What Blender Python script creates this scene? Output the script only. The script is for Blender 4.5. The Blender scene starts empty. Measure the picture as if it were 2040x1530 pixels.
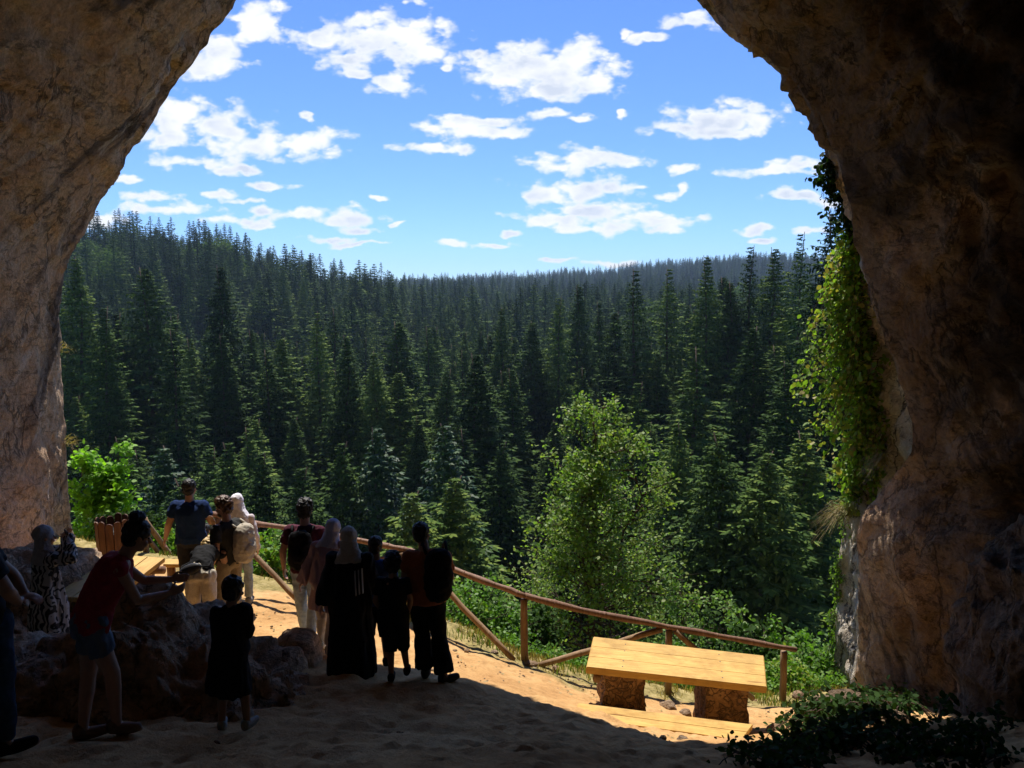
import bpy, math, random
import numpy as np
from mathutils import Vector, Matrix
S = bpy.context.scene
COL = S.collection
R = math.radians
# ---------------------------------------------------------------- camera
F = 1541.0; PITCH = R(6.5)
cam_d = bpy.data.cameras.new("camera"); cam = bpy.data.objects.new("camera", cam_d); COL.objects.link(cam)
cam.location = (0, 0, 0); cam.rotation_euler = (R(90) - PITCH, 0, 0)
cam_d.sensor_width = 36; cam_d.lens = 36 * F / 2040; cam_d.clip_start = 0.05; cam_d.clip_end = 9000
S.camera = cam
cp, sp = math.cos(PITCH), math.sin(PITCH)
def ray(px, py):
    a = (px - 1020) / F; b = (765 - py) / F
    return np.array([a, cp + b * sp, -sp + b * cp])
def P(px, py, y):
    d = ray(px, py); return d * (y / d[1])
def tz(py):                      # z per metre of y at a pixel row
    d = ray(1020, py); return d[2] / d[1]
# ---------------------------------------------------------------- sun, sky, exposure
SUN_EL = R(63); SUN_DIR = Vector((-0.13, 1.0, 0)).normalized()
sun_vec = Vector((SUN_DIR.x * math.cos(SUN_EL), SUN_DIR.y * math.cos(SUN_EL), math.sin(SUN_EL)))
sd = bpy.data.lights.new("sun", 'SUN'); sun = bpy.data.objects.new("sun", sd); COL.objects.link(sun)
sd.energy = 5.0; sd.angle = R(0.5); sd.color = (1.0, 0.94, 0.85)
sun.rotation_euler = sun_vec.to_track_quat('Z', 'Y').to_euler()
S.view_settings.view_transform = 'Standard'; S.view_settings.look = 'None'
S.view_settings.exposure = 0.5; S.view_settings.gamma = 1
S.cycles.use_denoising = True
S.cycles.max_bounces = 8; S.cycles.diffuse_bounces = 6; S.cycles.transparent_max_bounces = 4
S.cycles.volume_bounces = 0; S.cycles.glossy_bounces = 1; S.cycles.transmission_bounces = 2
S.cycles.sample_clamp_indirect = 6; S.cycles.caustics_reflective = False; S.cycles.caustics_refractive = False

def N(nt, typ, inputs=None, **kw):
    n = nt.nodes.new(typ)
    for k, v in kw.items(): setattr(n, k, v)
    if inputs:
        for k, v in inputs.items():
            if isinstance(v, bpy.types.NodeSocket): nt.links.new(v, n.inputs[k])
            else: n.inputs[k].default_value = v
    return n
def ramp(nt, fac, stops, interp='LINEAR'):
    n = nt.nodes.new('ShaderNodeValToRGB'); cr = n.color_ramp; cr.interpolation = interp
    while len(cr.elements) < len(stops): cr.elements.new(0.5)
    for e, (p, c) in zip(cr.elements, stops):
        e.position = p; e.color = tuple(c) + (1,) if len(c) == 3 else c
    nt.links.new(fac, n.inputs[0]); return n.outputs[0]
def mth(nt, op, a, b=0.0, c=None):
    n = nt.nodes.new('ShaderNodeMath'); n.operation = op
    for i, v in enumerate((a, b) if c is None else (a, b, c)):
        if isinstance(v, bpy.types.NodeSocket): nt.links.new(v, n.inputs[i])
        else: n.inputs[i].default_value = v
    return n.outputs[0]
def mixc(nt, f, a, b, mode='MIX'):
    n = nt.nodes.new('ShaderNodeMix'); n.data_type = 'RGBA'; n.blend_type = mode
    for s, v in ((n.inputs[0], f), (n.inputs[6], a), (n.inputs[7], b)):
        if isinstance(v, bpy.types.NodeSocket): nt.links.new(v, s)
        elif isinstance(v, (int, float)): s.default_value = v
        else: s.default_value = tuple(v) + (1,)
    return n.outputs[2]

world = bpy.data.worlds.new("World"); S.world = world; world.use_nodes = True
wt = world.node_tree; wt.nodes.clear()
sky = N(wt, 'ShaderNodeTexSky', sky_type='NISHITA', sun_disc=False, sun_elevation=SUN_EL,
        sun_rotation=math.atan2(SUN_DIR.x, SUN_DIR.y), altitude=1400, air_density=1.0, dust_density=0.25, ozone_density=3.0)
CLOUDS = [(500,50,62,52),(430,105,62,55),(535,35,42,55),(395,140,40,30),
 (750,70,140,50),(690,110,70,30),(835,85,85,45),(640,70,50,22),(785,168,46,22),(878,128,20,16),(712,150,40,14),
 (1085,140,150,58),(1030,115,70,45),(1140,110,75,40),(1190,165,55,22),(1090,180,80,25),
 (1430,232,120,36),(1345,250,65,18),(1520,235,55,26),(1440,262,90,16),(1365,38,60,17),(1275,74,48,15),(1250,65,20,10),
 (345,225,80,40),(430,250,110,42),(520,285,130,28),(620,285,85,28),(340,270,90,25),(395,322,105,14),(470,332,60,9),
 (940,240,95,15),(960,262,88,20),(850,248,50,16),(875,290,78,14),(1110,232,62,11),(1155,240,20,8),
 (1180,308,120,20),(1110,330,65,25),(1170,370,120,28),(1100,385,60,18),(1180,410,110,20),(1330,385,48,9),(1358,380,14,12),
 (1110,432,110,17),(1180,450,100,14),(1310,445,95,18),(1330,462,60,10),(1290,432,70,9),
 (1368,335,42,10),(1540,340,112,13),(1600,328,60,14),(1590,388,78,12),(1640,400,40,8),
 (430,380,62,9),(480,392,40,7),(543,362,60,8),(255,352,42,8),(600,420,75,15),(690,430,75,17),(520,415,30,9),(720,452,50,11),
 (290,390,70,11),(330,415,120,14),(440,432,90,10),(500,442,40,7),(200,430,60,22),(665,473,75,8),(720,484,60,5),
 (897,484,38,10),(990,486,50,6),(1020,467,20,6),(1112,519,30,6),(1225,524,68,6),(1505,447,38,9),(1625,450,36,8),(1520,472,25,6),
 (600,232,12,6),(1237,225,12,8),(750,390,17,5),(790,441,16,4),(945,105,28,14),(800,12,32,10),(1260,365,30,8)]
tc = N(wt, 'ShaderNodeTexCoord'); sx = N(wt, 'ShaderNodeSeparateXYZ', {0: tc.outputs['Generated']})
yy = mth(wt, 'MAXIMUM', sx.outputs[1], 0.05)
U = mth(wt, 'DIVIDE', sx.outputs[0], yy); V = mth(wt, 'DIVIDE', sx.outputs[2], yy)
uv = N(wt, 'ShaderNodeCombineXYZ', {0: U, 1: V})
# puffy distortion of the cloud field, in sky direction space
sc1 = N(wt, 'ShaderNodeVectorMath', {0: uv.outputs[0], 1: (1.0, 1.7, 1)}, operation='MULTIPLY')
nA = N(wt, 'ShaderNodeTexNoise', {'Vector': sc1.outputs[0], 'Scale': 15.0, 'Detail': 4.0, 'Roughness': 0.5})
nB = N(wt, 'ShaderNodeTexNoise', {'Vector': sc1.outputs[0], 'Scale': 27.0, 'Detail': 8.0, 'Roughness': 0.56})
off = N(wt, 'ShaderNodeVectorMath', {0: nA.outputs[1], 1: (0.5, 0.5, 0.5)}, operation='SUBTRACT')
off2 = N(wt, 'ShaderNodeVectorMath', {0: off.outputs[0], 1: (0.06, 0.035, 0)}, operation='MULTIPLY')
duv = N(wt, 'ShaderNodeVectorMath', {0: uv.outputs[0], 1: off2.outputs[0]}, operation='ADD')
field = None; up = None
for (cx, cy, rx, ry) in CLOUDS:
    c = ray(cx, cy); u0, v0 = c[0] / c[1], c[2] / c[1]
    a, b = 1.16 * rx / F / c[1], 1.30 * ry / F / c[1] / c[1]
    q = N(wt, 'ShaderNodeVectorMath', {0: duv.outputs[0], 1: (1 / a, 1 / b, 0), 2: (-u0 / a, -v0 / b + 0.18, 0)}, operation='MULTIPLY_ADD')
    if ry > 11:      # flat bases, domed tops
        qn = N(wt, 'ShaderNodeVectorMath', {0: q.outputs[0], 1: (-1, -1.3, 0)}, operation='MULTIPLY')
        q = N(wt, 'ShaderNodeVectorMath', {0: q.outputs[0], 1: qn.outputs[0]}, operation='MAXIMUM')
    ln = N(wt, 'ShaderNodeVectorMath', {0: q.outputs[0]}, operation='LENGTH').outputs['Value']
    field = ln if field is None else mth(wt, 'SMOOTH_MIN', field, ln, 0.25)
wv = N(wt, 'ShaderNodeVectorMath', {0: nB.outputs[1], 1: (0.035, 0.035, 0), 2: sc1.outputs[0]}, operation='MULTIPLY_ADD')
vr = N(wt, 'ShaderNodeTexVoronoi', {'Vector': wv.outputs[0], 'Scale': 26.0, 'Smoothness': 0.35, 'Detail': 2.0, 'Roughness': 0.55}, voronoi_dimensions='2D', feature='SMOOTH_F1')
nz = mth(wt, 'MULTIPLY_ADD', mth(wt, 'SUBTRACT', 0.72, vr.outputs['Distance']), 0.26, mth(wt, 'MULTIPLY', mth(wt, 'SUBTRACT', nB.outputs[0], 0.5), 0.62))
dens = mth(wt, 'MULTIPLY_ADD', nz, 2.6, mth(wt, 'SUBTRACT', 1.0, field))
mask = N(wt, 'ShaderNodeMapRange', {'Value': dens, 'From Min': 0.0, 'From Max': 0.62}, interpolation_type='SMOOTHSTEP').outputs[0]
# grey-blue undersides where the cloud is thick
nC = N(wt, 'ShaderNodeTexNoise', {'Vector': sc1.outputs[0], 'Scale': 13.0, 'Detail': 5.0, 'Roughness': 0.5})
shade = mth(wt, 'MULTIPLY', N(wt, 'ShaderNodeMapRange', {'Value': dens, 'From Min': 0.3, 'From Max': 0.9}).outputs[0],
            N(wt, 'ShaderNodeMapRange', {'Value': nC.outputs[0], 'From Min': 0.44, 'From Max': 0.62}).outputs[0])
SKYK = 0.11
cloudcol = mixc(wt, mth(wt, 'MULTIPLY', shade, 0.8), [c / SKYK for c in (0.77, 0.775, 0.78)], [c / SKYK for c in (0.44, 0.50, 0.61)])
tint = mixc(wt, 1.0, sky.outputs[0], (0.56, 0.77, 1.14), 'MULTIPLY')
skyc = mixc(wt, mth(wt, 'MULTIPLY', mask, 0.96), tint, cloudcol)
bg = N(wt, 'ShaderNodeBackground', {'Color': skyc, 'Strength': SKYK})
wo = N(wt, 'ShaderNodeOutputWorld', {'Surface': bg.outputs[0]})
world.cycles.sampling_method = 'MANUAL'; world.cycles.sample_map_resolution = 512

# ---------------------------------------------------------------- numpy noise
def _perm(seed): return np.random.RandomState(seed).permutation(256)
_G = np.random.RandomState(9).normal(size=(256, 3)); _G /= np.linalg.norm(_G, axis=1)[:, None]
def perlin(p, seed=0):
    pm = _perm(seed); p = np.asarray(p, float); i = np.floor(p).astype(int); f = p - i
    w = f * f * f * (f * (f * 6 - 15) + 10); out = np.zeros(len(p))
    for dx in (0, 1):
        wx = w[:, 0] if dx else 1 - w[:, 0]
        for dy in (0, 1):
            wy = w[:, 1] if dy else 1 - w[:, 1]
            for dz in (0, 1):
                wz = w[:, 2] if dz else 1 - w[:, 2]
                h = pm[(pm[(pm[(i[:, 0] + dx) & 255] + i[:, 1] + dy) & 255] + i[:, 2] + dz) & 255]
                out += wx * wy * wz * ((_G[h] * (f - [dx, dy, dz])).sum(1))
    return out
def fbm(p, octs=4, seed=0, gain=0.5, ridged=False):
    p = np.asarray(p, float); o = np.zeros(len(p)); a = 1.0
    for k in range(octs):
        n = perlin(p * 2 ** k + 17.3 * k, seed + k)
        o += a * ((1 - 2 * np.abs(n) * 1.6) if ridged else n * 1.6); a *= gain
    return o

# ---------------------------------------------------------------- object helpers
def mesh_obj(name, verts, faces, mat=None, parent=None, loc=None, smooth=False, link=True):
    me = bpy.data.meshes.new(name)
    verts = np.asarray(verts, float)
    if isinstance(faces, np.ndarray) and faces.ndim == 2:
        nf, k = faces.shape
        me.vertices.add(len(verts)); me.vertices.foreach_set('co', verts.astype(np.float32).ravel())
        me.loops.add(nf * k); me.loops.foreach_set('vertex_index', faces.astype(np.int32).ravel())
        me.polygons.add(nf); me.polygons.foreach_set('loop_start', (np.arange(nf) * k).astype(np.int32))
        me.polygons.foreach_set('loop_total', np.full(nf, k, np.int32)); me.update(calc_edges=True)
    else:
        me.from_pydata([tuple(v) for v in verts], [], faces); me.update()
    if smooth: me.polygons.foreach_set('use_smooth', np.ones(len(me.polygons), bool))
    if mat: me.materials.append(mat)
    o = bpy.data.objects.new(name, me)
    if link: COL.objects.link(o)
    if parent: o.parent = parent
    if loc is not None: o.location = loc
    return o
def tag(o, label=None, cat=None, group=None, kind=None):
    if label: o['label'] = label
    if cat: o['category'] = cat
    if group: o['group'] = group
    if kind: o['kind'] = kind
    return o
def empty(name, loc=(0, 0, 0), rz=0.0):
    o = bpy.data.objects.new(name, None); COL.objects.link(o); o.location = loc; o.rotation_euler = (0, 0, rz); return o
def grid_faces(nr, nc, wrap=False):
    i = np.arange(nr - 1)[:, None]; j = np.arange(nc if wrap else nc - 1)[None, :]
    j2 = (j + 1) % nc
    return np.stack([i * nc + j, i * nc + j2, (i + 1) * nc + j2, (i + 1) * nc + j], -1).reshape(-1, 4)

class MB:                                     # collects shapes for ONE mesh
    def __init__(s): s.v = []; s.f = []; s.n = 0
    def add(s, v, f):
        v = [tuple(map(float, q)) for q in v]
        s.v += v; s.f += [tuple(int(k) + s.n for k in q) for q in f]; s.n += len(v); return s
    def box(s, c, d, rot=None, bev=0.0):
        c = np.array(c, float); hx, hy, hz = np.array(d, float) / 2; b = bev
        rr = np.array(rot) if rot is not None else np.eye(3)
        if b <= 0:
            v = [(x * hx, y * hy, z * hz) for z in (-1, 1) for x, y in ((-1, -1), (1, -1), (1, 1), (-1, 1))]
            f = [(3, 2, 1, 0), (4, 5, 6, 7), (0, 1, 5, 4), (1, 2, 6, 5), (2, 3, 7, 6), (3, 0, 4, 7)]
        else:
            v = []
            for z, ins in ((-hz, b), (-hz + b, 0), (hz - b, 0), (hz, b)):
                X, Y = hx - ins, hy - ins
                v += [(-X + b, -Y, z), (X - b, -Y, z), (X, -Y + b, z), (X, Y - b, z), (X - b, Y, z), (-X + b, Y, z), (-X, Y - b, z), (-X, -Y + b, z)]
            f = [tuple(range(7, -1, -1)), tuple(range(24, 32))]
            for k in range(3):
                for j in range(8): f.append((k * 8 + j, k * 8 + (j + 1) % 8, k * 8 + 8 + (j + 1) % 8, k * 8 + 8 + j))
        return s.add([rr @ np.array(q) + c for q in v], f)
    def tube(s, pts, rad, n=10, noise=0.0, seed=0, cap=True):
        pts = [np.array(p, float) for p in pts]; m = len(pts)
        if not hasattr(rad, '__len__'): rad = [rad] * m
        rs = np.random.RandomState(seed); base = []
        t0 = pts[1] - pts[0]; up = np.array([0, 0, 1.0]) if abs(t0[2]) < 0.9 * np.linalg.norm(t0) else np.array([1.0, 0, 0])
        for k in range(m):
            t = pts[min(k + 1, m - 1)] - pts[max(k - 1, 0)]; t /= np.linalg.norm(t) + 1e-9
            a = np.cross(t, up); a /= np.linalg.norm(a) + 1e-9; b = np.cross(a, t); up = b
            for j in range(n):
                an = 2 * math.pi * j / n; r = rad[k] * (1 + noise * rs.uniform(-1, 1))
                base.append(pts[k] + a * math.cos(an) * r + b * math.sin(an) * r)
        f = [tuple(q) for q in grid_faces(m, n, True)]
        if cap: f += [tuple(range(n - 1, -1, -1)), tuple(range((m - 1) * n, m * n))]
        return s.add(base, f)
    def build(s, name, mat=None, parent=None, loc=None, smooth=False):
        if loc is not None: s.v = [tuple(np.array(q) - np.array(loc)) for q in s.v]
        return mesh_obj(name, np.array(s.v), s.f, mat, parent, loc, smooth)

# ---------------------------------------------------------------- materials
def mat_new(name):
    m = bpy.data.materials.new(name); m.use_nodes = True; nt = m.node_tree
    b = nt.nodes['Principled BSDF']; return m, nt, b
def pos(nt): return nt.nodes.new('ShaderNodeNewGeometry').outputs['Position']
def objc(nt): return nt.nodes.new('ShaderNodeTexCoord').outputs['Object']
def noise(nt, vec, scale, detail=4.0, rough=0.55, dist=0.0, stretch=None):
    if stretch is not None:
        vec = N(nt, 'ShaderNodeVectorMath', {0: vec, 1: stretch}, operation='MULTIPLY').outputs[0]
    return N(nt, 'ShaderNodeTexNoise', {'Vector': vec, 'Scale': scale, 'Detail': detail, 'Roughness': rough, 'Distortion': dist}).outputs[0]
def bump(nt, b, h, strength=0.5, dist=0.02):
    n = N(nt, 'ShaderNodeBump', {'Height': h, 'Strength': strength, 'Distance': dist}); nt.links.new(n.outputs[0], b.inputs['Normal'])
def simple(name, col, rough=0.8, var=0.15, scale=12.0, bmp=0.3, bd=0.004, spec=0.3):
    m, nt, b = mat_new(name); v = objc(nt); n = noise(nt, v, scale, 5)
    c = ramp(nt, n, [(0.3, [k * (1 - var) for k in col]), (0.7, [min(1, k * (1 + var)) for k in col])])
    nt.links.new(c, b.inputs['Base Color']); b.inputs['Roughness'].default_value = rough
    b.inputs['Specular IOR Level'].default_value = spec
    bump(nt, b, noise(nt, v, scale * 5, 3), bmp, bd); return m
def foliage_mat(name, c1, c2, c3=None, transl=0.35, world_scale=0.6, spec=0.35, rough=0.55):
    m, nt, b = mat_new(name)
    g = nt.nodes.new('ShaderNodeNewGeometry'); oi = nt.nodes.new('ShaderNodeObjectInfo')
    n = noise(nt, g.outputs['Position'], world_scale, 3)
    f = mth(nt, 'MULTIPLY_ADD', g.outputs['Random Per Island'], 0.55, mth(nt, 'MULTIPLY_ADD', n, 0.5, mth(nt, 'MULTIPLY_ADD', oi.outputs['Random'], 0.5, -0.15)))
    c = ramp(nt, f, [(0.2, c1), (0.8, c2)] + ([(0.97, c3)] if c3 else []))
    nt.links.new(c, b.inputs['Base Color']); b.inputs['Roughness'].default_value = rough
    b.inputs['Specular IOR Level'].default_value = spec
    if transl > 0:
        t = N(nt, 'ShaderNodeBsdfTranslucent', {'Color': mixc(nt, 1.0, c, (1.5, 1.7, 0.7), 'MULTIPLY')})
        mx = N(nt, 'ShaderNodeMixShader', {0: transl, 1: b.outputs[0], 2: t.outputs[0]})
        nt.links.new(mx.outputs[0], nt.nodes['Material Output'].inputs[0])
    return m

def rock_mat(name, tone=1.0, streaks=True):
    m, nt, b = mat_new(name); v = pos(nt)
    big = noise(nt, v, 0.55, 5, 0.6, 0.6)
    c = ramp(nt, big, [(0.30, (.27, .18, .115)), (0.42, (.34, .225, .14)), (0.52, (.34, .25, .17)), (0.62, (.37, .24, .135)), (0.75, (.30, .235, .18))])
    c2 = ramp(nt, noise(nt, v, 3.2, 8, 0.68, 0.4), [(0.3, (.66, .61, .57)), (0.5, (1, 1, 1)), (0.72, (1.15, 1.08, 1.0))])
    c = mixc(nt, 0.85, c, c2, 'MULTIPLY')
    fine = noise(nt, v, 14, 8, 0.7)
    c = mixc(nt, 0.8, c, ramp(nt, fine, [(0.32, (.55, .5, .46)), (0.55, (1, 1, 1)), (0.8, (1.3, 1.25, 1.15))]), 'MULTIPLY')
    if streaks:   # mineral and water stains running down and along the folds of the rock
        dt = lambda w: N(nt, 'ShaderNodeVectorMath', {0: v, 1: w}, operation='DOT_PRODUCT').outputs['Value']
        sv = N(nt, 'ShaderNodeCombineXYZ', {0: dt((.7, 0, 0)), 1: dt((0, 1.15, -.76)), 2: dt((0, .10, .15))}).outputs[0]
        st = noise(nt, sv, 0.62, 5, 0.6, 0.5)
        k = ramp(nt, st, [(0.53, (0, 0, 0)), (0.60, (1, 1, 1))])
        c = mixc(nt, mth(nt, 'MULTIPLY', k, 0.8), c, (.055, .043, .036))
        st2 = noise(nt, sv, 2.1, 6, 0.65, 0.4)
        k2 = ramp(nt, st2, [(0.58, (0, 0, 0)), (0.66, (1, 1, 1))])
        c = mixc(nt, mth(nt, 'MULTIPLY', k2, 0.55), c, (.42, .36, .29))
    cr1 = mth(nt, 'ABSOLUTE', mth(nt, 'SUBTRACT', noise(nt, v, 0.7, 9, 0.6, 0.25, (1.2, 1.2, .6)), 0.5)); cr2 = mth(nt, 'ABSOLUTE', mth(nt, 'SUBTRACT', noise(nt, v, 1.6, 9, 0.66, 0.2, (.6, .6, 1.5)), 0.5))
    ck = mth(nt, 'MINIMUM', ramp(nt, cr1, [(0.0, (.1, .1, .1)), (0.010, (1, 1, 1))]), ramp(nt, cr2, [(0.0, (.45, .45, .45)), (0.010, (1, 1, 1))]))
    c = mixc(nt, 0.6, c, ck, 'MULTIPLY')
    c = mixc(nt, 1.0, c, (tone, tone, tone), 'MULTIPLY')
    if streaks:
        c = mixc(nt, N(nt, 'ShaderNodeAttribute', attribute_name='weathered_lit').outputs['Fac'], c, mixc(nt, 1.0, ramp(nt, noise(nt, v, 4, 8, .7), [(.3, (.38, .30, .22)), (.5, (.70, .62, .50)), (.7, (.82, .76, .66))]), ck, 'MULTIPLY'))  # pale outer rock, its tone lifted to brighten the dim sunlit strip
    if streaks:   # shade of the inner right wall, painted into the rock colour
        c = mixc(nt, N(nt, 'ShaderNodeAttribute', attribute_name='painted_shade').outputs['Fac'], c, mixc(nt, 1.0, c, (.04, .03, .026), 'MULTIPLY'))
    nt.links.new(c, b.inputs['Base Color']); b.inputs['Roughness'].default_value = 0.9; b.inputs['Specular IOR Level'].default_value = 0.2
    h = mth(nt, 'ADD', mth(nt, 'MULTIPLY', noise(nt, v, 4.5, 9, 0.68, 0.8, (1, 1, .6)), 1.0), mth(nt, 'MULTIPLY_ADD', ck, 0.35, mth(nt, 'MULTIPLY', noise(nt, v, 26, 6, 0.7), 0.4)))
    bump(nt, b, h, 1.0, 0.16); return m
M = {}
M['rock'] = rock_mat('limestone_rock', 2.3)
M['boulder'] = rock_mat('boulder_rock', 2.2, False)
M['column'] = rock_mat('grey_column_rock', 0.75, False)
M['stone'] = rock_mat('pale_stone', 1.3, False)
def dirt_mat():
    m, nt, b = mat_new('packed_dirt'); v = pos(nt)
    n = noise(nt, v, 0.9, 6, 0.6, 0.3)
    c = ramp(nt, n, [(0.3, (.41, .22, .085)), (0.5, (.57, .335, .14)), (0.7, (.66, .43, .205))])
    c = mixc(nt, 0.7, c, ramp(nt, noise(nt, v, 9, 8, 0.7), [(0.3, (.6, .55, .5)), (0.55, (1, 1, 1)), (0.8, (1.2, 1.2, 1.2))]), 'MULTIPLY')
    vo = N(nt, 'ShaderNodeTexVoronoi', {'Vector': v, 'Scale': 26.0})
    spots = ramp(nt, vo.outputs[0], [(0.08, (.35, .3, .25)), (0.16, (1, 1, 1))])
    msk = ramp(nt, noise(nt, v, 2.2, 3), [(0.5, (0, 0, 0)), (0.62, (1, 1, 1))])
    c = mixc(nt, mth(nt, 'MULTIPLY', msk, 0.8), c, mixc(nt, 1.0, c, spots, 'MULTIPLY'))
    # the verge and the bank turn to dry straw, litter and soil
    s = N(nt, 'ShaderNodeAttribute', attribute_name='verge').outputs['Fac']
    c = mixc(nt, s, c, ramp(nt, noise(nt, v, 6, 6, 0.7), [(0.35, (.10, .085, .03)), (0.5, (.30, .24, .09)), (0.68, (.45, .36, .17))]))
    nt.links.new(c, b.inputs['Base Color']); b.inputs['Roughness'].default_value = 0.95; b.inputs['Specular IOR Level'].default_value = 0.15
    h = mth(nt, 'ADD', noise(nt, v, 7, 8, 0.7), mth(nt, 'MULTIPLY', noise(nt, v, 40, 5, 0.7), 0.3))
    bump(nt, b, h, 0.8, 0.05); return m
M['dirt'] = dirt_mat()
def forest_floor():
    m, nt, b = mat_new('forest_floor'); v = pos(nt)
    c = ramp(nt, noise(nt, v, 0.4, 8, 0.7), [(0.35, (.012, .018, .006)), (0.6, (.03, .04, .014))])
    nt.links.new(c, b.inputs['Base Color']); b.inputs['Roughness'].default_value = 1; b.inputs['Specular IOR Level'].default_value = 0.05; return m
M['floor'] = forest_floor()
M['needle'] = foliage_mat('spruce_needles', (.009, .022, .006), (.060, .110, .019), (.135, .185, .034), 0.12, 0.10, 0.08, 0.8)
M['needle_young'] = foliage_mat('young_spruce_needles', (.018, .045, .014), (.055, .12, .026), (.09, .17, .035), 0.2, 0.4, 0.2)
M['bark'] = simple('bark', (.085, .06, .045), 0.95, 0.4, 8, 0.9, 0.02)
M['leaf_tree'] = foliage_mat('tree_leaves', (.065, .14, .025), (.15, .26, .05), (.21, .27, .06), 0.42, 0.9)
M['leaf_bush'] = foliage_mat('bush_leaves', (.10, .22, .015), (.24, .46, .03), (.34, .52, .05), 0.5, 1.0)
M['leaf_ivy'] = foliage_mat('creeper_leaves', (.07, .14, .016), (.22, .35, .04), (.34, .28, .07), 0.45, 1.2)
M['leaf_weed'] = foliage_mat('weed_leaves', (.05, .12, .015), (.14, .28, .03), (.25, .3, .05), 0.38, 1.2)
M['leaf_dark'] = foliage_mat('creeping_leaves', (.012, .028, .007), (.035, .075, .016), None, 0.2, 1.2, 0.1, 0.8)
M['yellow'] = foliage_mat('yellow_green_leaves', (.28, .32, .03), (.5, .48, .05), None, 0.35, 1.2)
M['straw'] = foliage_mat('dry_grass', (.20, .14, .05), (.42, .32, .13), (.52, .42, .2), 0.3, 2.0)
M['grass'] = foliage_mat('green_grass', (.07, .12, .02), (.18, .24, .05), (.36, .32, .10), 0.35, 1.5)
# ---------------------------------------------------------------- ground heights
GP = np.array([(0,-6,-.6),(-4,-6,-.6),(4,-6,-.6),(0,0,-1.6),(0,2,-2.05),(-4,0,-1.6),(4,0,-1.7),(0,4.6,-3.0),(-2,5.7,-3.45),(-1.7,8.1,-4.16),(-2.4,9.35,-4.38),(-3.8,10,-4.47),(-4.9,8,-4.08),
 (-.9,8,-4.2),(.16,10,-4.95),(1,8.9,-4.95),(3,8.7,-5.2),(3.9,11,-6.05),(5.2,12.2,-6.3),(-4,11.8,-4.6),(-6.5,12.3,-4.2),(-5,9,-4.25),(-5.6,11.8,-4.3),
 (-1.4,10.9,-4.7),(2,10.5,-5.6),(-3.2,5.3,-3.25),(-4.5,4.7,-3.0),(2.5,8.3,-5.02),(2,5,-3.45),(4.3,5,-3.5),(4.6,8,-4.75),(1.2,7,-4.25),(-6,7,-3.6),(-5.6,5,-3.0)])
def _tps(d): return np.where(d > 0, d * d * np.log(d + 1e-9), 0)
_A = _tps(np.linalg.norm(GP[:, None, :2] - GP[None, :, :2], axis=2)) + 0.08 * np.eye(len(GP))
_Pm = np.c_[np.ones(len(GP)), GP[:, :2]]
_K = np.block([[_A, _Pm], [_Pm.T, np.zeros((3, 3))]])
_W = np.linalg.solve(_K, np.r_[GP[:, 2], 0, 0, 0])
def tps(x, y):
    d = np.hypot(x[:, None] - GP[None, :, 0], y[:, None] - GP[None, :, 1])
    return _tps(d) @ _W[:len(GP)] + _W[-3] + _W[-2] * x + _W[-1] * y
EX = [-12, -4.4, -1.5, .3, 2, 4.2, 12]; EY = [13.4, 12.4, 11.4, 10.4, 10.75, 11.4, 12.6]
YT = np.array([12, 17, 25, 35, 60, 100, 160, 250, 450, 700, 1000, 1400, 2600.])
UT = np.array([-1.2, -.6, -.5, -.4, -.3, -.2, -.1, 0, .1, .2, .3, .4, 1.2])
def col(l450, far, near=0.0, mid=0.0):
    return [-6.2, -9.8, -14.5 + near, -19.5 + near, -25 + near, -29 + mid, -29 + mid, -24 + (l450 + 18) * 0.45 + mid, l450, (-12 if l450 < -12 else -25), (far - 22), far, far - 70]
ZT = np.array([col(15, 5), col(13, 5), col(18, 5), col(13, 5), col(1, 8), col(-10, 9), col(-22, 12), col(-22, 16), col(-22, 24), col(-22, 36), col(-22, 46, 2, 2), col(-20, 46, 3, 4), col(-12, 46, 3, 4)])
def valley(x, y):
    u = np.clip(x / np.maximum(y, 1), -1.19, 1.19); ly = np.log(np.clip(y, 12.01, 2599)); LY = np.log(YT)
    i = np.clip(np.searchsorted(UT, u) - 1, 0, len(UT) - 2); fu = (u - UT[i]) / (UT[i + 1] - UT[i]); fu = fu * fu * (3 - 2 * fu)
    j = np.clip(np.searchsorted(LY, ly) - 1, 0, len(LY) - 2); fy = (ly - LY[j]) / (LY[j + 1] - LY[j])
    return (ZT[i, j] * (1 - fu) + ZT[i + 1, j] * fu) * (1 - fy) + (ZT[i, j + 1] * (1 - fu) + ZT[i + 1, j + 1] * fu) * fy
def gz(x, y, rough=False):
    x = np.atleast_1d(np.asarray(x, float)); y = np.atleast_1d(np.asarray(y, float))
    ye = np.interp(x, EX, EY); over = np.maximum(y - ye, 0)
    near = tps(np.clip(x, -8, 7), np.minimum(y, ye)) - 0.60 * over - 0.10 * np.minimum(over, 1.2)
    near = near + np.where(x > 3.6, (x - 3.6) * 0.25 * np.clip((9 - y) / 3, 0, 1), 0)
    w = np.clip((y - 14) / 8, 0, 1); w = w * w * (3 - 2 * w)
    z = near * (1 - w) + valley(x, y) * w
    return z
def g(x, y): return float(gz(x, y)[0])

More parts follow.
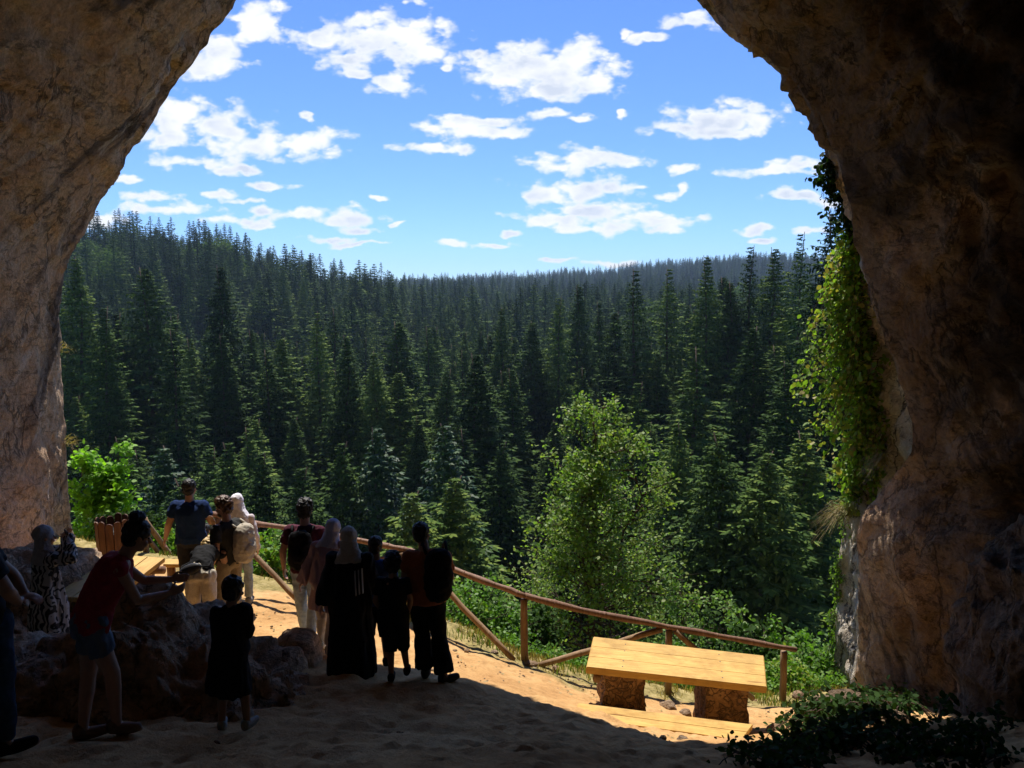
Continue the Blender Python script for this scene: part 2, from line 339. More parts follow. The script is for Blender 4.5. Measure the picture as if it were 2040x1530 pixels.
# ground: one fine sheet for the cave floor, the path and the bank
gx = np.arange(-9.5, 9.01, 0.055); gy = np.arange(-6, 20.01, 0.055)
X, Y = np.meshgrid(gx, gy); xf, yf = X.ravel(), Y.ravel()
z = gz(xf, yf); p3 = np.c_[xf, yf, np.zeros_like(xf)]
ye = np.interp(xf, EX, EY)
verge = np.clip((yf - ye + 1.0 + 0.35 * fbm(p3 * 1.3, 3, 50) - np.where(xf < -2, 0.25, 0)) / 0.3, 0, 1)
shadezone = np.clip((9.2 - yf) / 1.5, 0, 1)
z += 0.045 * fbm(p3 * 0.9, 3, 3) + 0.018 * fbm(p3 * 3.5, 4, 7) * (1 + shadezone) + 0.03 * verge * fbm(p3 * 4, 3, 9)
z += 0.022 * fbm(p3 * 6, 4, 91, 0.6, True) * (0.35 + 0.65 * shadezone)
z += shadezone * 0.028 * fbm(p3 * [1.6, 2.6, 1], 4, 15, 0.55, True)
ground = mesh_obj('ground', np.c_[xf, yf, z], grid_faces(len(gy), len(gx)), M['dirt'], smooth=True)
at = ground.data.attributes.new('verge', 'FLOAT', 'POINT'); at.data.foreach_set('value', verge.astype(np.float32))
_Z = z.reshape(len(gy), len(gx))
def gs(x, y):                      # height of the finished ground sheet
    u = (x - gx[0]) / 0.055; v = (y - gy[0]) / 0.055; i, j_ = int(v), int(u); fu, fv = u - j_, v - i
    return float(_Z[i, j_] * (1 - fu) * (1 - fv) + _Z[i, j_ + 1] * fu * (1 - fv) + _Z[i + 1, j_] * (1 - fu) * fv + _Z[i + 1, j_ + 1] * fu * fv)
tag(ground, 'packed orange dirt floor running from the cave to the railing', kind='structure')
# hillside: the wooded valley and the ridges beyond, as one sheet
hy = np.r_[np.linspace(19.0, 60, 40), np.geomspace(62, 2600, 110)]; hu = np.linspace(-1.15, 1.15, 150)
Hy, Hu = np.meshgrid(hy, hu, indexing='ij'); hx = (Hu * np.maximum(Hy, 40)).ravel(); hyy = Hy.ravel()
hz = gz(hx, hyy) - 0.3 + np.clip(hyy / 200, 0, 4) * fbm(np.c_[hx, hyy, hx * 0] / 60, 3, 21)
mesh_obj('hillside', np.c_[hx, hyy, hz], grid_faces(len(hy), len(hu)), M['floor'], smooth=True)
tag(bpy.data.objects['hillside'], 'wooded slopes and ridges of the valley', kind='structure')

# ---------------------------------------------------------------- rock arch of the cave
OUT = [(175,1330,13.4,110,1330,12),(160,1180,13.4,95,1180,12),(150,1080,13.4,85,1080,12),(137,1000,13.3,80,1000,12),(132,900,13.2,78,900,12),(128,800,13.2,76,800,12),(117,700,13.2,75,700,12),
 (120,600,13.2,80,600,12),(138,510,13.2,95,500,12),(176,440,13.2,130,430,12),(212,372,13.2,165,365,12),(248,315,13.2,200,305,12),(300,252,13.1,250,240,12),(345,180,13.1,295,170,12),
 (398,112,13,345,100,12),(440,48,13,385,35,12),(475,-8,13,420,-20,12),(535,-95,13.4,480,-125,12),(640,-170,13.8,590,-230,12),(780,-160,13.9,740,-260,12),(930,-170,13.7,920,-280,12),
 (1080,-200,13.0,1100,-310,11.4),(1220,-160,12.5,1260,-230,11.0),(1315,-75,12.4,1350,-110,11.0),(1385,0,12.4,1410,-12,11),(1440,62,12.3,1455,52,10.8),(1500,108,12.2,1512,100,10.7),(1560,158,12.1,1572,148,10.6),
 (1600,218,12.1,1612,208,10.5),(1633,280,12.2,1645,270,10.5),(1660,345,12.4,1672,330,10.5),(1688,420,12.6,1692,410,10.5),(1700,500,12.7,1706,500,10.8),(1702,600,12.8,1732,600,10.7),(1705,700,12.8,1768,700,10.6),
 (1712,800,12.8,1800,800,10.6),(1712,900,12.8,1815,895,10.6),(1700,980,12.8,1768,962,11.2),(1678,1050,12.7,1714,1040,11.3),(1667,1150,12.6,1706,1150,11.3),(1663,1250,12.5,1708,1240,11.3),
 (1655,1340,12.4,1706,1320,11.2),(1640,1440,12.3,1700,1420,11.2),(1620,1560,12.3,1690,1560,11.2)]
OUT = np.array(OUT, float)
def dense(a, n):                                # Catmull-Rom resampling
    k = len(a); t = np.linspace(0, k - 1.0001, n); i = t.astype(int); f = (t - i)[:, None]
    g0 = a[np.clip(i - 1, 0, k - 1)]; g1 = a[i]; g2 = a[np.clip(i + 1, 0, k - 1)]; g3 = a[np.clip(i + 2, 0, k - 1)]
    return 0.5 * (2 * g1 + (g2 - g0) * f + (2 * g0 - 5 * g1 + 4 * g2 - g3) * f ** 2 + (3 * g1 - g0 - 3 * g2 + g3) * f ** 3)
NT = 620
DO = dense(OUT, NT)
Oc = np.array([P(a, b, c) for a, b, c in DO[:, :3]]); Dc = np.array([P(a, b, c) for a, b, c in DO[:, 3:]])
ang = np.arctan2(Oc[:, 2], Oc[:, 0]); ang = np.where(ang < -1.9, ang + 2 * math.pi, ang)
frac = np.linspace(0, 1, NT)
a2 = R(215) + (R(-35) - R(215)) * (0.5 * frac + 0.5 * (ang[0] - ang) / (ang[0] - ang[-1]))
Ic = np.c_[4.9 * np.cos(a2), np.full(NT, -5.0), 4.3 * np.sin(a2) + 0.2]
right = np.clip((frac - 0.5) * 4, 0, 1)[:, None]
rad = np.c_[np.cos(a2), np.zeros(NT), np.sin(a2)]
st = []
for s in np.linspace(0, 1, 40)[:-1]:  # unseen closed end added behind the camera to keep skylight out
    st.append(Ic * (0.02 + 0.98 * s) + np.array([0, -3.0 * (1 - s), 0]))
NS = 210
for s in np.linspace(0, 1, NS) ** 0.85:
    bul = (0.9 * (1 - right) + 0.75 * right) * math.sin(math.pi * s) ** 0.8
    low_r = np.clip((frac - 0.68) * 9, 0, 1)[:, None]
    bul = bul + low_r * 1.15 * math.exp(-((s - 0.82) / 0.13) ** 2) * (1 if s < 0.82 else min(1, (1 - s) / 0.18))
    c = Ic * (1 - s) + Dc * s + rad * bul
    st.append(c)
NJ = 60
for s in np.linspace(0, 1, NJ)[1:]:
    h = 0.45 * math.sin(math.pi * s) * right * np.clip((0.93 - frac) * 12, 0, 1)[:, None] * np.clip((frac - 0.72) * 12, 0, 1)[:, None]
    st.append(Dc * (1 - s) + Oc * s + rad * h)
for s in np.linspace(0, 1, 46)[1:]:
    out = 0.3 * s + 3.0 * s ** 2 + 11 * s ** 4
    st.append(Oc + rad * out + np.array([0, 0.4 * s ** 0.8 + 0.4 * s * s, 0]) + np.array([0, 0, 1.0]) * (np.maximum(rad[:, 2:], 0) * 5 * s ** 3))
C = np.array(st); ns = C.shape[0]
si = np.gradient(C, axis=0); ti = np.gradient(C, axis=1); nrm = np.cross(ti, si); nrm /= np.linalg.norm(nrm, axis=2)[:, :, None] + 1e-9
cc = np.array([0, 5, -1.0]); sgn = np.sign((nrm * (C - cc)).sum(2).mean()); nrm *= sgn      # outward, into the rock
fl = C.reshape(-1, 3)
w1 = fl + 0.8 * np.c_[fbm(fl * 0.4, 2, 60), fbm(fl * 0.4 + 9, 2, 61), fbm(fl * 0.4 + 5, 2, 62)]
ml = np.clip((fl[:, 0] + 3) / -2, 0, 1)                     # the left wall is smoother
disp = 0.30 * fbm(w1 * [.45, .3, .35], 3, 30) + (0.15 + 0.10 * (1 - ml)) * fbm(w1 * [1.1, .8, .7], 4, 33, 0.5, True) + 0.07 * (1 - .4 * ml) * fbm(w1 * [2.6, 2.6, 1.6], 3, 37) \
     + (0.030 + 0.02 * (1 - ml)) * fbm(w1 * 5.5, 3, 41, 0.55, True) + (0.020 - .010 * ml) * fbm(fl * 13, 3, 45, 0.6, True)
disp = disp.reshape(ns, NT)
prot = np.ones(ns); mi = 39 + NS + NJ - 2; ki = 39 + NS - 1
for k in range(ns):                                        # keep the two outlines where they were traced
    prot[k] = min(1, 0.09 + min(abs(k - mi), 0.5 * abs(k - ki) + 0.0) / 30.0)
disp = (disp - 0.15) * prot[:, None]
for k in (1,):
    pass
small = 0.035 * fbm(fl * 3.0, 3, 70).reshape(ns, NT)
C2 = C + nrm * (disp + small)[:, :, None]
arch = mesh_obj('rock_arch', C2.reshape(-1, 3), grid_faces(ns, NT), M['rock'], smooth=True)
shade_ = np.clip((C2.reshape(-1, 3)[:, 0] - 1.8) / 2.0, 0, 1) * np.clip((11.35 + 0.9 * np.clip(C2.reshape(-1, 3)[:, 2] / 3, 0, 1) - C2.reshape(-1, 3)[:, 1]) / 0.9, 0, 1) * (0.72 + 0.28 * np.clip((9.8 - C2.reshape(-1, 3)[:, 1]) / 1.5, 0, 1)) * np.clip(1.0 + 0.7 * fbm(fl * 0.7, 3, 90), 0.5, 1)  # mask of the shade painted on the inner right wall
at = arch.data.attributes.new('painted_shade', 'FLOAT', 'POINT'); at.data.foreach_set('value', shade_.astype(np.float32))
we_ = np.zeros((ns, NT)); we_[ki + 6:, :] = 1.0; we_[ki:ki + 6, :] = np.linspace(0, 1, 6)[:, None]; we_ *= np.clip((frac - .7) * 12, 0, 1)[None] * np.clip(1.1 + .8 * fbm(fl * .9, 3, 95), .3, 1).reshape(ns, NT)
at = arch.data.attributes.new('weathered_lit', 'FLOAT', 'POINT'); at.data.foreach_set('value', we_.ravel().astype(np.float32))
tag(arch, 'limestone walls and roof of the cave around its mouth, with an added wall closing the unseen rear', kind='structure')
def arch_pt(k, j): return C2[int(np.clip(k, 0, ns - 1)), int(np.clip(j, 0, NT - 1))]
# ---------------------------------------------------------------- spruces
def spruce_arrays(h, rmax, whorls, nb, npos, seed, low=0.05, sw=0.16, sl=0.42, ragged=0.25):
    rs = np.random.RandomState(seed); quads = []
    gap = rs.uniform(0.55, 1.15, size=(14, 8))
    for w in range(whorls):
        fw = low + (1 - low) * (w + 0.5) / whorls
        for b in range(nb):
            f = min(fw + rs.uniform(-.5, .5) / whorls * (0.6 + 0.5 * (1 - fw)), 0.99); z0 = f * h
            L0 = rmax * min((1 - f) ** 0.70 * (1.0 if f < .9 else .85), 0.6 + 2.2 * f) + 0.04
            az = 2 * math.pi * (b + rs.uniform(-.4, .4)) / nb + w * 1.3
            gk = gap[int(f * 13.9), int((az % (2 * math.pi)) / 6.284 * 8) % 8]
            L = L0 * (1 + ragged * rs.uniform(-1.3, 1)) * (0.75 + 0.32 * gk)
            dr = -0.15 - 0.55 * (1 - f) + 0.5 * f ** 3 + rs.uniform(-.12, .12)
            d = np.array([math.cos(az), math.sin(az), 0]); sd_ = np.array([-d[1], d[0], 0])
            n_ = max(2, int(npos * (0.35 + 0.65 * L / rmax)))
            for k in range(n_):
                t = (k + 0.6) / n_
                if t < 0.22 and L > 1.0: continue
                pz = dr * L * t * (1 - 0.35 * t) + 0.22 * L * max(0, t - 0.6) ** 1.3
                p = d * L * t + np.array([0, 0, z0 + pz])
                for sgn in (-1, 1, 0):
                    if sgn == 0 and (k < n_ - 1): continue
                    ll = sl * L * (1.15 - 0.75 * t) * rs.uniform(.6, 1.2) + 0.10
                    wd = sw * (0.5 + 0.5 * L / rmax) * rs.uniform(.7, 1.3) * rmax / 3.0
                    dirv = d * rs.uniform(.45, .85) + sd_ * sgn * rs.uniform(.6, 1.0) + np.array([0, 0, rs.uniform(-.55, -.05)])
                    dirv /= np.linalg.norm(dirv); sid = np.cross(dirv, [0, 0, 1]); sid /= np.linalg.norm(sid) + 1e-9
                    sid = sid * math.cos(.5) + np.array([0, 0, rs.uniform(-.6, .3)]); tip = p + dirv * ll
                    mid = p + dirv * ll * 0.45
                    quads.append([p, mid + sid * wd, tip, mid - sid * wd])
                    if rs.rand() < 0.45:          # hanging twig
                        q = p + dirv * ll * 0.6; hv = np.array([rs.uniform(-.2, .2), rs.uniform(-.2, .2), -1.0]) * ll * 0.8
                        quads.append([q, q + hv * .5 + sid * wd * .8, q + hv, q + hv * .5 - sid * wd * .8])
    return np.array(quads).reshape(-1, 3)
def spruce_meshes(h, rmax, whorls, nb, npos, seed, mat='needle', **kw):
    v = spruce_arrays(h, rmax, whorls, nb, npos, seed, **kw); f = np.arange(len(v)).reshape(-1, 4)
    cr = mesh_obj('crown', v, f, M[mat], link=False).data
    mb = MB(); rs = np.random.RandomState(seed)
    mb.tube([(rs.uniform(-.05, .05) * k, rs.uniform(-.05, .05) * k, h * k / 6 - (0.8 if k == 0 else 0)) for k in range(7)], [max(.02, h * .0095 * (1 - k / 6.2)) for k in range(7)], 7)
    o = mb.build('trunk', M['bark'], smooth=True); tr = o.data; bpy.data.objects.remove(o)
    return tr, cr
HI = [spruce_meshes(28, 3.3, 74, 9, 10, 11, sw=.13), spruce_meshes(28, 2.8, 76, 8, 10, 12, sw=.13), spruce_meshes(28, 3.8, 72, 10, 10, 13, ragged=.35, sw=.12), spruce_meshes(28, 3.0, 54, 8, 9, 14, ragged=.45, low=.12, sw=.13)]
YOUNG = [spruce_meshes(12, 2.6, 40, 9, 9, 21, 'needle_young', sw=.13), spruce_meshes(12, 2.2, 42, 8, 9, 22, 'needle', sw=.13)]
def place_spruce(x, y, h, meshes, base, rz, label, group, wide=1.0, cat='tree'):
    e = empty('spruce_tree', (x, y, g(x, y)), rz); s = h / base; wide *= 1.5; e.scale = (s * wide, s * wide, s)
    for nm, me in (('trunk', meshes[0]), ('crown', meshes[1])):
        o = bpy.data.objects.new(nm, me); COL.objects.link(o); o.parent = e
    return tag(e, label, cat, group)
rs = np.random.RandomState(5)
HERO = [(150,512,85,'tall spruce close beside the left rock wall, top against the wooded hill',1.1),(205,610,75,'dark spruce second from the left rock wall, lower than its neighbour',1.0),
 (290,532,88,'broad tall spruce between the left rock wall and the slimmer pointed one',1.35),(345,655,70,'dark spruce in the gap between the two tallest spruces on the left',.9),
 (440,528,90,'slim pointed spruce, highest of those standing below the left hill',1.1),(500,655,95,'spruce just right of the slim pointed one on the left',1.0),
 (560,672,85,'ragged dark spruce above the man in the blue shirt and railing corner',1.0),(632,620,88,'pointed spruce above the young man in the maroon shirt',.95),(690,668,80,'spruce just right of the pointed one above the maroon shirt',.9),
 (745,700,78,'dark spruce above the woman in the black abaya',.95),(795,640,92,'full spruce above the gap between the abaya and the orange shirt',1.2),(855,650,105,'narrow spruce between the full one and the central bushy-topped one',1.0),
 (950,703,64,'rounded dark spruce in the centre, left of the broadleaf tree',1.05),(1000,612,100,'tall spruce behind the left edge of the broadleaf tree',.95),(1060,640,98,'spruce rising straight behind the broadleaf tree crown',1.1),
 (1112,590,96,'tall dark spruce above the top of the broadleaf tree',1.0),(1155,568,105,'pale green spruce just right of the dark one above the broadleaf tree',1.0),(1195,600,110,'spruce third in the row above the broadleaf tree',.9),
 (1225,620,92,'short spruce tucked left of the big one with two tops',.9),(1268,535,88,'big dark spruce, first of the tall row on the right',1.25),(1335,532,92,'thin see-through spruce second in the tall row on the right',1.1),
 (1410,508,88,'dark spruce with dense pointed tip breaking the skyline, left of the sparse ones',1.1),(1455,560,90,'spruce half hidden between two skyline spruces on the right',1.1),(1495,488,90,'skyline spruce with a long bare tip, right of the dense pointed one',1.1),
 (1546,492,92,'broad skyline spruce between the bare-tipped one and the highest one',1.15),(1595,462,84,'highest spruce on the skyline with widely spaced top branches, beside the creeper',1.0),(1662,420,66,'spruce top peeping out beside the creeper at the right rock edge',1.1),
 (1385,690,58,'spruce with brownish patches in front of the tall row on the right',1.1),(1500,650,66,'spruce in front of the skyline ones, right of the brownish one',1.0),(1570,720,52,'spruce just left of the creeper at mid height',1.1),(1640,640,60,'spruce seen through the left edge of the creeper',1.1),
 (1270,760,60,'spruce filling the gap right of the broadleaf tree top',1.0)]
for k, (px, py, d, lab, wd) in enumerate(HERO):
    p = P(px, py, d); h = p[2] - g(p[0], p[1]); place_spruce(p[0], p[1], h, HI[[0, 1, 2, 3][k % 4]] if px not in (1335, 1495, 1595) else HI[3], 28, rs.uniform(0, 6.28), lab, 'tall spruces of the valley', wd * min(1.25, 26 / h))
NEAR = [(325,890,38,0,'young pale spruce behind the blue-shirted man and the stairs rail'),(888,845,42,0,'pale green conical young spruce left of the central dark spruce'),(752,850,46,0,'bright green young spruce above the black abaya'),
 (362,950,33,1,'small dark spruce behind the man in the blue shirt'),(905,950,30,1,'dark young spruce low behind the orange-shirted man'),(1430,860,34,1,'feathery young spruce right of the broadleaf tree'),
 (1350,840,44,1,'young spruce just behind the right side of the broadleaf tree'),(1530,900,32,1,'dark young spruce above the right end of the railing'),(1605,860,36,1,'dark young spruce behind the dry grass tuft on the right'),
 (520,900,44,1,'young spruce behind the white-hijab woman at the rail'),(600,930,40,1,'low dark spruce behind the walking man in jeans'),(680,880,46,1,'young spruce behind the pink coat woman'),(820,980,28,1,'small dark spruce just beyond the rail behind the boy in blue'),
 (455,880,48,1,'young spruce behind the bearded man'),(1000,880,50,1,'young spruce at the left edge of the broadleaf tree'),(240,870,50,1,'young spruce above the bright green bush')]
for k, (px, py, d, kind, lab) in enumerate(NEAR):
    p = P(px, py, d); h = p[2] - g(p[0], p[1]); place_spruce(p[0], p[1], h, YOUNG[kind], 12, rs.uniform(0, 6.28), lab, 'young spruces on the slope', min(1.4, 11 / h) if h > 11 else 1.15)
# the rest: the nearest ~250 as trees, all others one forest
taken = [P(px, py, d)[:2] for px, py, d, *_ in HERO] + [P(px, py, d)[:2] for px, py, d, *_ in NEAR]
def envelope(u, y, r):
    px = 1020 + u * F
    if y < 45: return 930
    if y < 58: return 860
    if y < 80: c = 820
    elif y < 120: c = 720
    else: c = 640
    if px > 1250: c -= 60 * min(1, (px - 1250) / 150) * (y > 70)
    if px < 350: c -= 45 * (y > 70)
    return c
cands = []
y = 27.0
while y < 1500:
    sp_ = 7.6 if y < 110 else (9.0 if y < 320 else (9.8 if y < 620 else 12.5))
    if y < 45: sp_ = 6.0
    x = -0.66 * y - 3
    while x < 0.52 * y + 4:
        cands.append((x + rs.uniform(-.45, .45) * sp_, y + rs.uniform(-.45, .45) * sp_, rs.rand(), rs.rand())); x += sp_
    y += sp_ * (0.95 if y < 620 else 1.3)
cands = np.array(cands); zz = gz(cands[:, 0], cands[:, 1])
rest = []; near = []
for (x, y, r1, r2), z0 in zip(cands, zz):
    if min((x - a) ** 2 + (y - b) ** 2 for a, b in taken) < (2.6 if y > 50 else 3.2) ** 2 if y < 125 else False: continue
    if y < 64 and r2 < .62: continue
    h = 19 + 12 * r1 ** 1.3 if y < 300 else (19 + 13 * r1 ** 2)
    if y < 200:
        cap = tz(envelope(x / y, y, r1) + 40 * r2 - (60 if r1 > .85 and y > 80 else 0)) * y - z0
        if cap < 5: continue
        h = min(h, cap)
    if abs(x / y - 0.0) > 0.75: continue
    (near if (y < 150 and len(near) < 235) else rest).append((x, y, z0, h, r1, r2))
print('near', len(near), 'rest', len(rest))
LB = [(0, 'dark spruce crown crowded on the near slope just below the railing', 'crowded spruces on the near slope'), (48, 'slender dark spruce in the dense stand between slope and valley floor', 'spruces between slope and valley floor'), (75, 'tall dark spruce packed among many on the valley floor', 'spruces packed on the valley floor'), (105, 'smaller looking dark spruce far back on the valley floor', 'spruces far back on the valley floor')]
for x, y, z0, h, r1, r2 in near:
    lb = [q for q in LB if y >= q[0]][-1]
    if h < 10: ms, bs = YOUNG[1], 12
    else: ms, bs = HI[int(r2 * 3.99)], 28
    place_spruce(x, y, h, ms, bs, r1 * 40, lb[1], lb[2], (0.9 + 0.35 * r2) * (1.25 if h < 20 and bs == 28 else 1.05))
# distant forest, one object of instances
def tree_one(name, h, rmax, whorls, nb, npos, seed, **kw):
    v = spruce_arrays(h, rmax, whorls, nb, npos, seed, **kw); f = [tuple(q) for q in np.arange(len(v)).reshape(-1, 4)]
    mb = MB(); mb.v = [tuple(q) for q in v]; mb.f = f; mb.n = len(v)
    mb.tube([(0, 0, -1), (0, 0, h * .5), (0, 0, h)], [h * .009, h * .006, .03], 5)
    return mesh_obj(name, np.array(mb.v), mb.f, M['needle_far'], link=False)
M['needle_far'] = foliage_mat('far_spruce_needles', (.010, .024, .008), (.056, .102, .021), (.13, .18, .038), 0.12, 0.04, 0.06, 0.8)
mids = [tree_one('spruce_mid', 24, 3.1, 34, 7, 6, 101, sw=.28), tree_one('spruce_mid', 24, 2.7, 36, 7, 6, 102, sw=.28), tree_one('spruce_mid', 24, 3.5, 32, 7, 6, 103, sw=.3, ragged=.35), tree_one('spruce_mid', 24, 2.9, 26, 7, 6, 104, sw=.26, ragged=.6, low=.2), tree_one('spruce_mid', 19, 3.9, 30, 8, 6, 105, sw=.3, ragged=.3)]
fars = [tree_one('spruce_far', 24, 3.0, 26, 6, 3, 111, sw=.45, sl=.45), tree_one('spruce_far', 24, 2.6, 27, 6, 3, 112, sw=.45, sl=.45), tree_one('spruce_far', 24, 3.5, 25, 6, 3, 113, sw=.45, sl=.5)]
def round_one(name, h, seed, n, sz):       # a broadleaf crown in clumps among the spruces
    rs_ = np.random.RandomState(seed); cl = rs_.normal(size=(22, 3)); cl /= np.linalg.norm(cl, axis=1)[:, None]; cl = cl * [h * .24, h * .24, h * .36] + [0, 0, h * .6]
    p = cl[rs_.randint(0, 22, n)] + rs_.normal(size=(n, 3)) * h * .065; a = rs_.normal(size=(n, 3)); a /= np.linalg.norm(a, axis=1)[:, None]; b_ = np.cross(a, rs_.normal(size=(n, 3))); b_ /= np.linalg.norm(b_, axis=1)[:, None]
    v = np.stack([p - a * sz, p + b_ * sz * .6, p + a * sz, p - b_ * sz * .6], 1).reshape(-1, 3); return mesh_obj(name, v, np.arange(len(v)).reshape(-1, 4), M['round_far'], link=False)
M['round_far'] = foliage_mat('far_broadleaf', (.025, .045, .012), (.08, .13, .03), None, 0.25, 0.05, 0.06, 0.8)
mids.append(round_one('broadleaf_mid', 19, 5, 3500, .38)); fars.append(round_one('broadleaf_far', 18, 6, 500, .9))
def forest(name, pts, srcs, label):
    me = bpy.data.meshes.new(name); pts = np.array(pts); me.vertices.add(len(pts)); me.vertices.foreach_set('co', pts[:, :3].astype(np.float32).ravel())
    for an, vals in (('scl', pts[:, 3] / 24), ('rot', pts[:, 4] * 40), ('wid', 1.2 + 0.85 * pts[:, 5])):
        a = me.attributes.new(an, 'FLOAT', 'POINT'); a.data.foreach_set('value', vals.astype(np.float32))
    a = me.attributes.new('idx', 'INT', 'POINT'); a.data.foreach_set('value', np.where((pts[:, 4] * 1013) % 1 < .008, 0, 1 + (pts[:, 4] * 97).astype(np.int32) % (len(srcs) - 1)).astype(np.int32))
    o = bpy.data.objects.new(name, me); COL.objects.link(o)
    ng = bpy.data.node_groups.new(name, 'GeometryNodeTree')
    ng.interface.new_socket('Geometry', in_out='INPUT', socket_type='NodeSocketGeometry'); ng.interface.new_socket('Geometry', in_out='OUTPUT', socket_type='NodeSocketGeometry')
    gi = ng.nodes.new('NodeGroupInput'); go = ng.nodes.new('NodeGroupOutput'); L = ng.links.new
    g2i = ng.nodes.new('GeometryNodeGeometryToInstance')
    for s_ in srcs:
        oi = ng.nodes.new('GeometryNodeObjectInfo'); oi.inputs['Object'].default_value = s_; oi.inputs['As Instance'].default_value = True
        L(oi.outputs['Geometry'], g2i.inputs[0])
    j = ng.nodes.new('GeometryNodeJoinGeometry')
    for n_ in [n for n in ng.nodes if n.bl_idname == 'GeometryNodeObjectInfo']: L(n_.outputs['Geometry'], j.inputs[0])
    ip = ng.nodes.new('GeometryNodeInstanceOnPoints')
    def attr(nm, t):
        n = ng.nodes.new('GeometryNodeInputNamedAttribute'); n.data_type = t; n.inputs[0].default_value = nm; return n.outputs[0]
    cs = ng.nodes.new('ShaderNodeCombineXYZ'); w = ng.nodes.new('ShaderNodeMath'); w.operation = 'MULTIPLY'
    sc = attr('scl', 'FLOAT'); L(sc, w.inputs[0]); L(attr('wid', 'FLOAT'), w.inputs[1]); L(w.outputs[0], cs.inputs[0]); L(w.outputs[0], cs.inputs[1]); L(sc, cs.inputs[2])
    cr = ng.nodes.new('ShaderNodeCombineXYZ'); L(attr('rot', 'FLOAT'), cr.inputs[2])
    L(gi.outputs[0], ip.inputs['Points']); L(j.outputs[0], ip.inputs['Instance']); ip.inputs['Pick Instance'].default_value = True
    L(attr('idx', 'INT'), ip.inputs['Instance Index']); L(cr.outputs[0], ip.inputs['Rotation']); L(cs.outputs[0], ip.inputs['Scale'])
    L(ip.outputs[0], go.inputs[0])
    ng.nodes.remove(g2i)
    md = o.modifiers.new('instances', 'NODES'); md.node_group = ng
    return tag(o, label, 'forest', kind='stuff')
rest = np.array(rest)
forest('forest', rest[rest[:, 1] < 560], mids, 'dense spruce forest filling the valley behind the single trees')
forest('far_forest', rest[rest[:, 1] >= 560], fars, 'far spruce forest covering the hill and the ridge on the skyline')
# ---------------------------------------------------------------- wood and stone materials
def wood_mat(name, c1, c2, axis=(1, 1, 1), ringy=18, rough=0.75, bmp=0.25):
    m, nt, b = mat_new(name); v = objc(nt)
    n = noise(nt, v, ringy, 5, 0.6, 0.6, axis); oi = nt.nodes.new('ShaderNodeNewGeometry').outputs['Random Per Island']
    c = ramp(nt, n, [(0.3, c1), (0.68, c2)])
    c = mixc(nt, 0.35, c, ramp(nt, oi, [(0, (.7, .68, .66)), (1, (1.15, 1.12, 1.05))]), 'MULTIPLY')
    c = mixc(nt, 0.7, c, ramp(nt, noise(nt, v, 2.6, 6, .65), [(.35, (.62, .56, .5)), (.52, (1, 1, 1)), (.7, (1.06, 1.03, .98))]), 'MULTIPLY')
    kn = N(nt, 'ShaderNodeTexVoronoi', {'Vector': N(nt, 'ShaderNodeVectorMath', {0: v, 1: (axis[0] * 6, axis[1] * 6, 6)}, operation='MULTIPLY').outputs[0], 'Scale': 1.0})
    c = mixc(nt, 0.8, c, ramp(nt, kn.outputs[0], [(0.05, (.45, .3, .2)), (0.13, (1, 1, 1))]), 'MULTIPLY')
    nt.links.new(c, b.inputs['Base Color']); b.inputs['Roughness'].default_value = rough; b.inputs['Specular IOR Level'].default_value = 0.25
    bump(nt, b, n, bmp, 0.006); return m
M['plank'] = wood_mat('varnished_pine', (.50, .29, .075), (.66, .43, .13), (.12, 1, 1), 26, 0.6)
M['plank_y'] = wood_mat('varnished_pine_lengthwise', (.50, .30, .085), (.66, .43, .14), (1, .12, 1), 26, 0.6)
M['plank_dull'] = wood_mat('worn_pine', (.40, .26, .13), (.56, .40, .22), (.12, 1, 1), 24, 0.75)
M['log'] = wood_mat('peeled_log', (.16, .085, .055), (.31, .185, .125), (3, 3, .25), 9, 0.65, 0.5)
M['post'] = wood_mat('post_wood', (.20, .125, .07), (.36, .24, .14), (3, 3, .3), 9, 0.8, 0.5)
M['binwood'] = wood_mat('dark_slat_wood', (.08, .035, .018), (.17, .08, .04), (3, 3, .25), 9, 0.55, 0.4)
def masonry():
    m, nt, b = mat_new('rubble_masonry'); v = objc(nt)
    d = N(nt, 'ShaderNodeVectorMath', {0: v, 1: N(nt, 'ShaderNodeTexNoise', {'Vector': v, 'Scale': 5.0}).outputs[1]}, operation='ADD').outputs[0]
    vo = N(nt, 'ShaderNodeTexVoronoi', {'Vector': d, 'Scale': 5.5}, feature='DISTANCE_TO_EDGE'); vc = N(nt, 'ShaderNodeTexVoronoi', {'Vector': d, 'Scale': 5.5})
    c = mixc(nt, 0.35, ramp(nt, noise(nt, v, 6, 6, .7), [(.3, (.14, .075, .035)), (.55, (.36, .21, .10)), (.75, (.50, .33, .17))]), ramp(nt, N(nt, 'ShaderNodeSeparateColor', {0: vc.outputs['Color']}).outputs[0], [(0, (.2, .2, .2)), (1, (.85, .8, .75))]), 'SOFT_LIGHT')
    c = mixc(nt, ramp(nt, vo.outputs[0], [(0.02, (.8, .8, .8)), (0.09, (0, 0, 0))]), c, (.10, .065, .04))
    nt.links.new(c, b.inputs['Base Color']); b.inputs['Roughness'].default_value = .95
    bump(nt, b, mth(nt, 'ADD', mth(nt, 'MULTIPLY', ramp(nt, vo.outputs[0], [(0, (0, 0, 0)), (.15, (1, 1, 1))]), 1.0), noise(nt, v, 22, 6, .7)), 0.8, 0.03); return m
M['masonry'] = masonry()
M['metal'] = simple('bolt_metal', (.12, .10, .09), 0.5, .1)

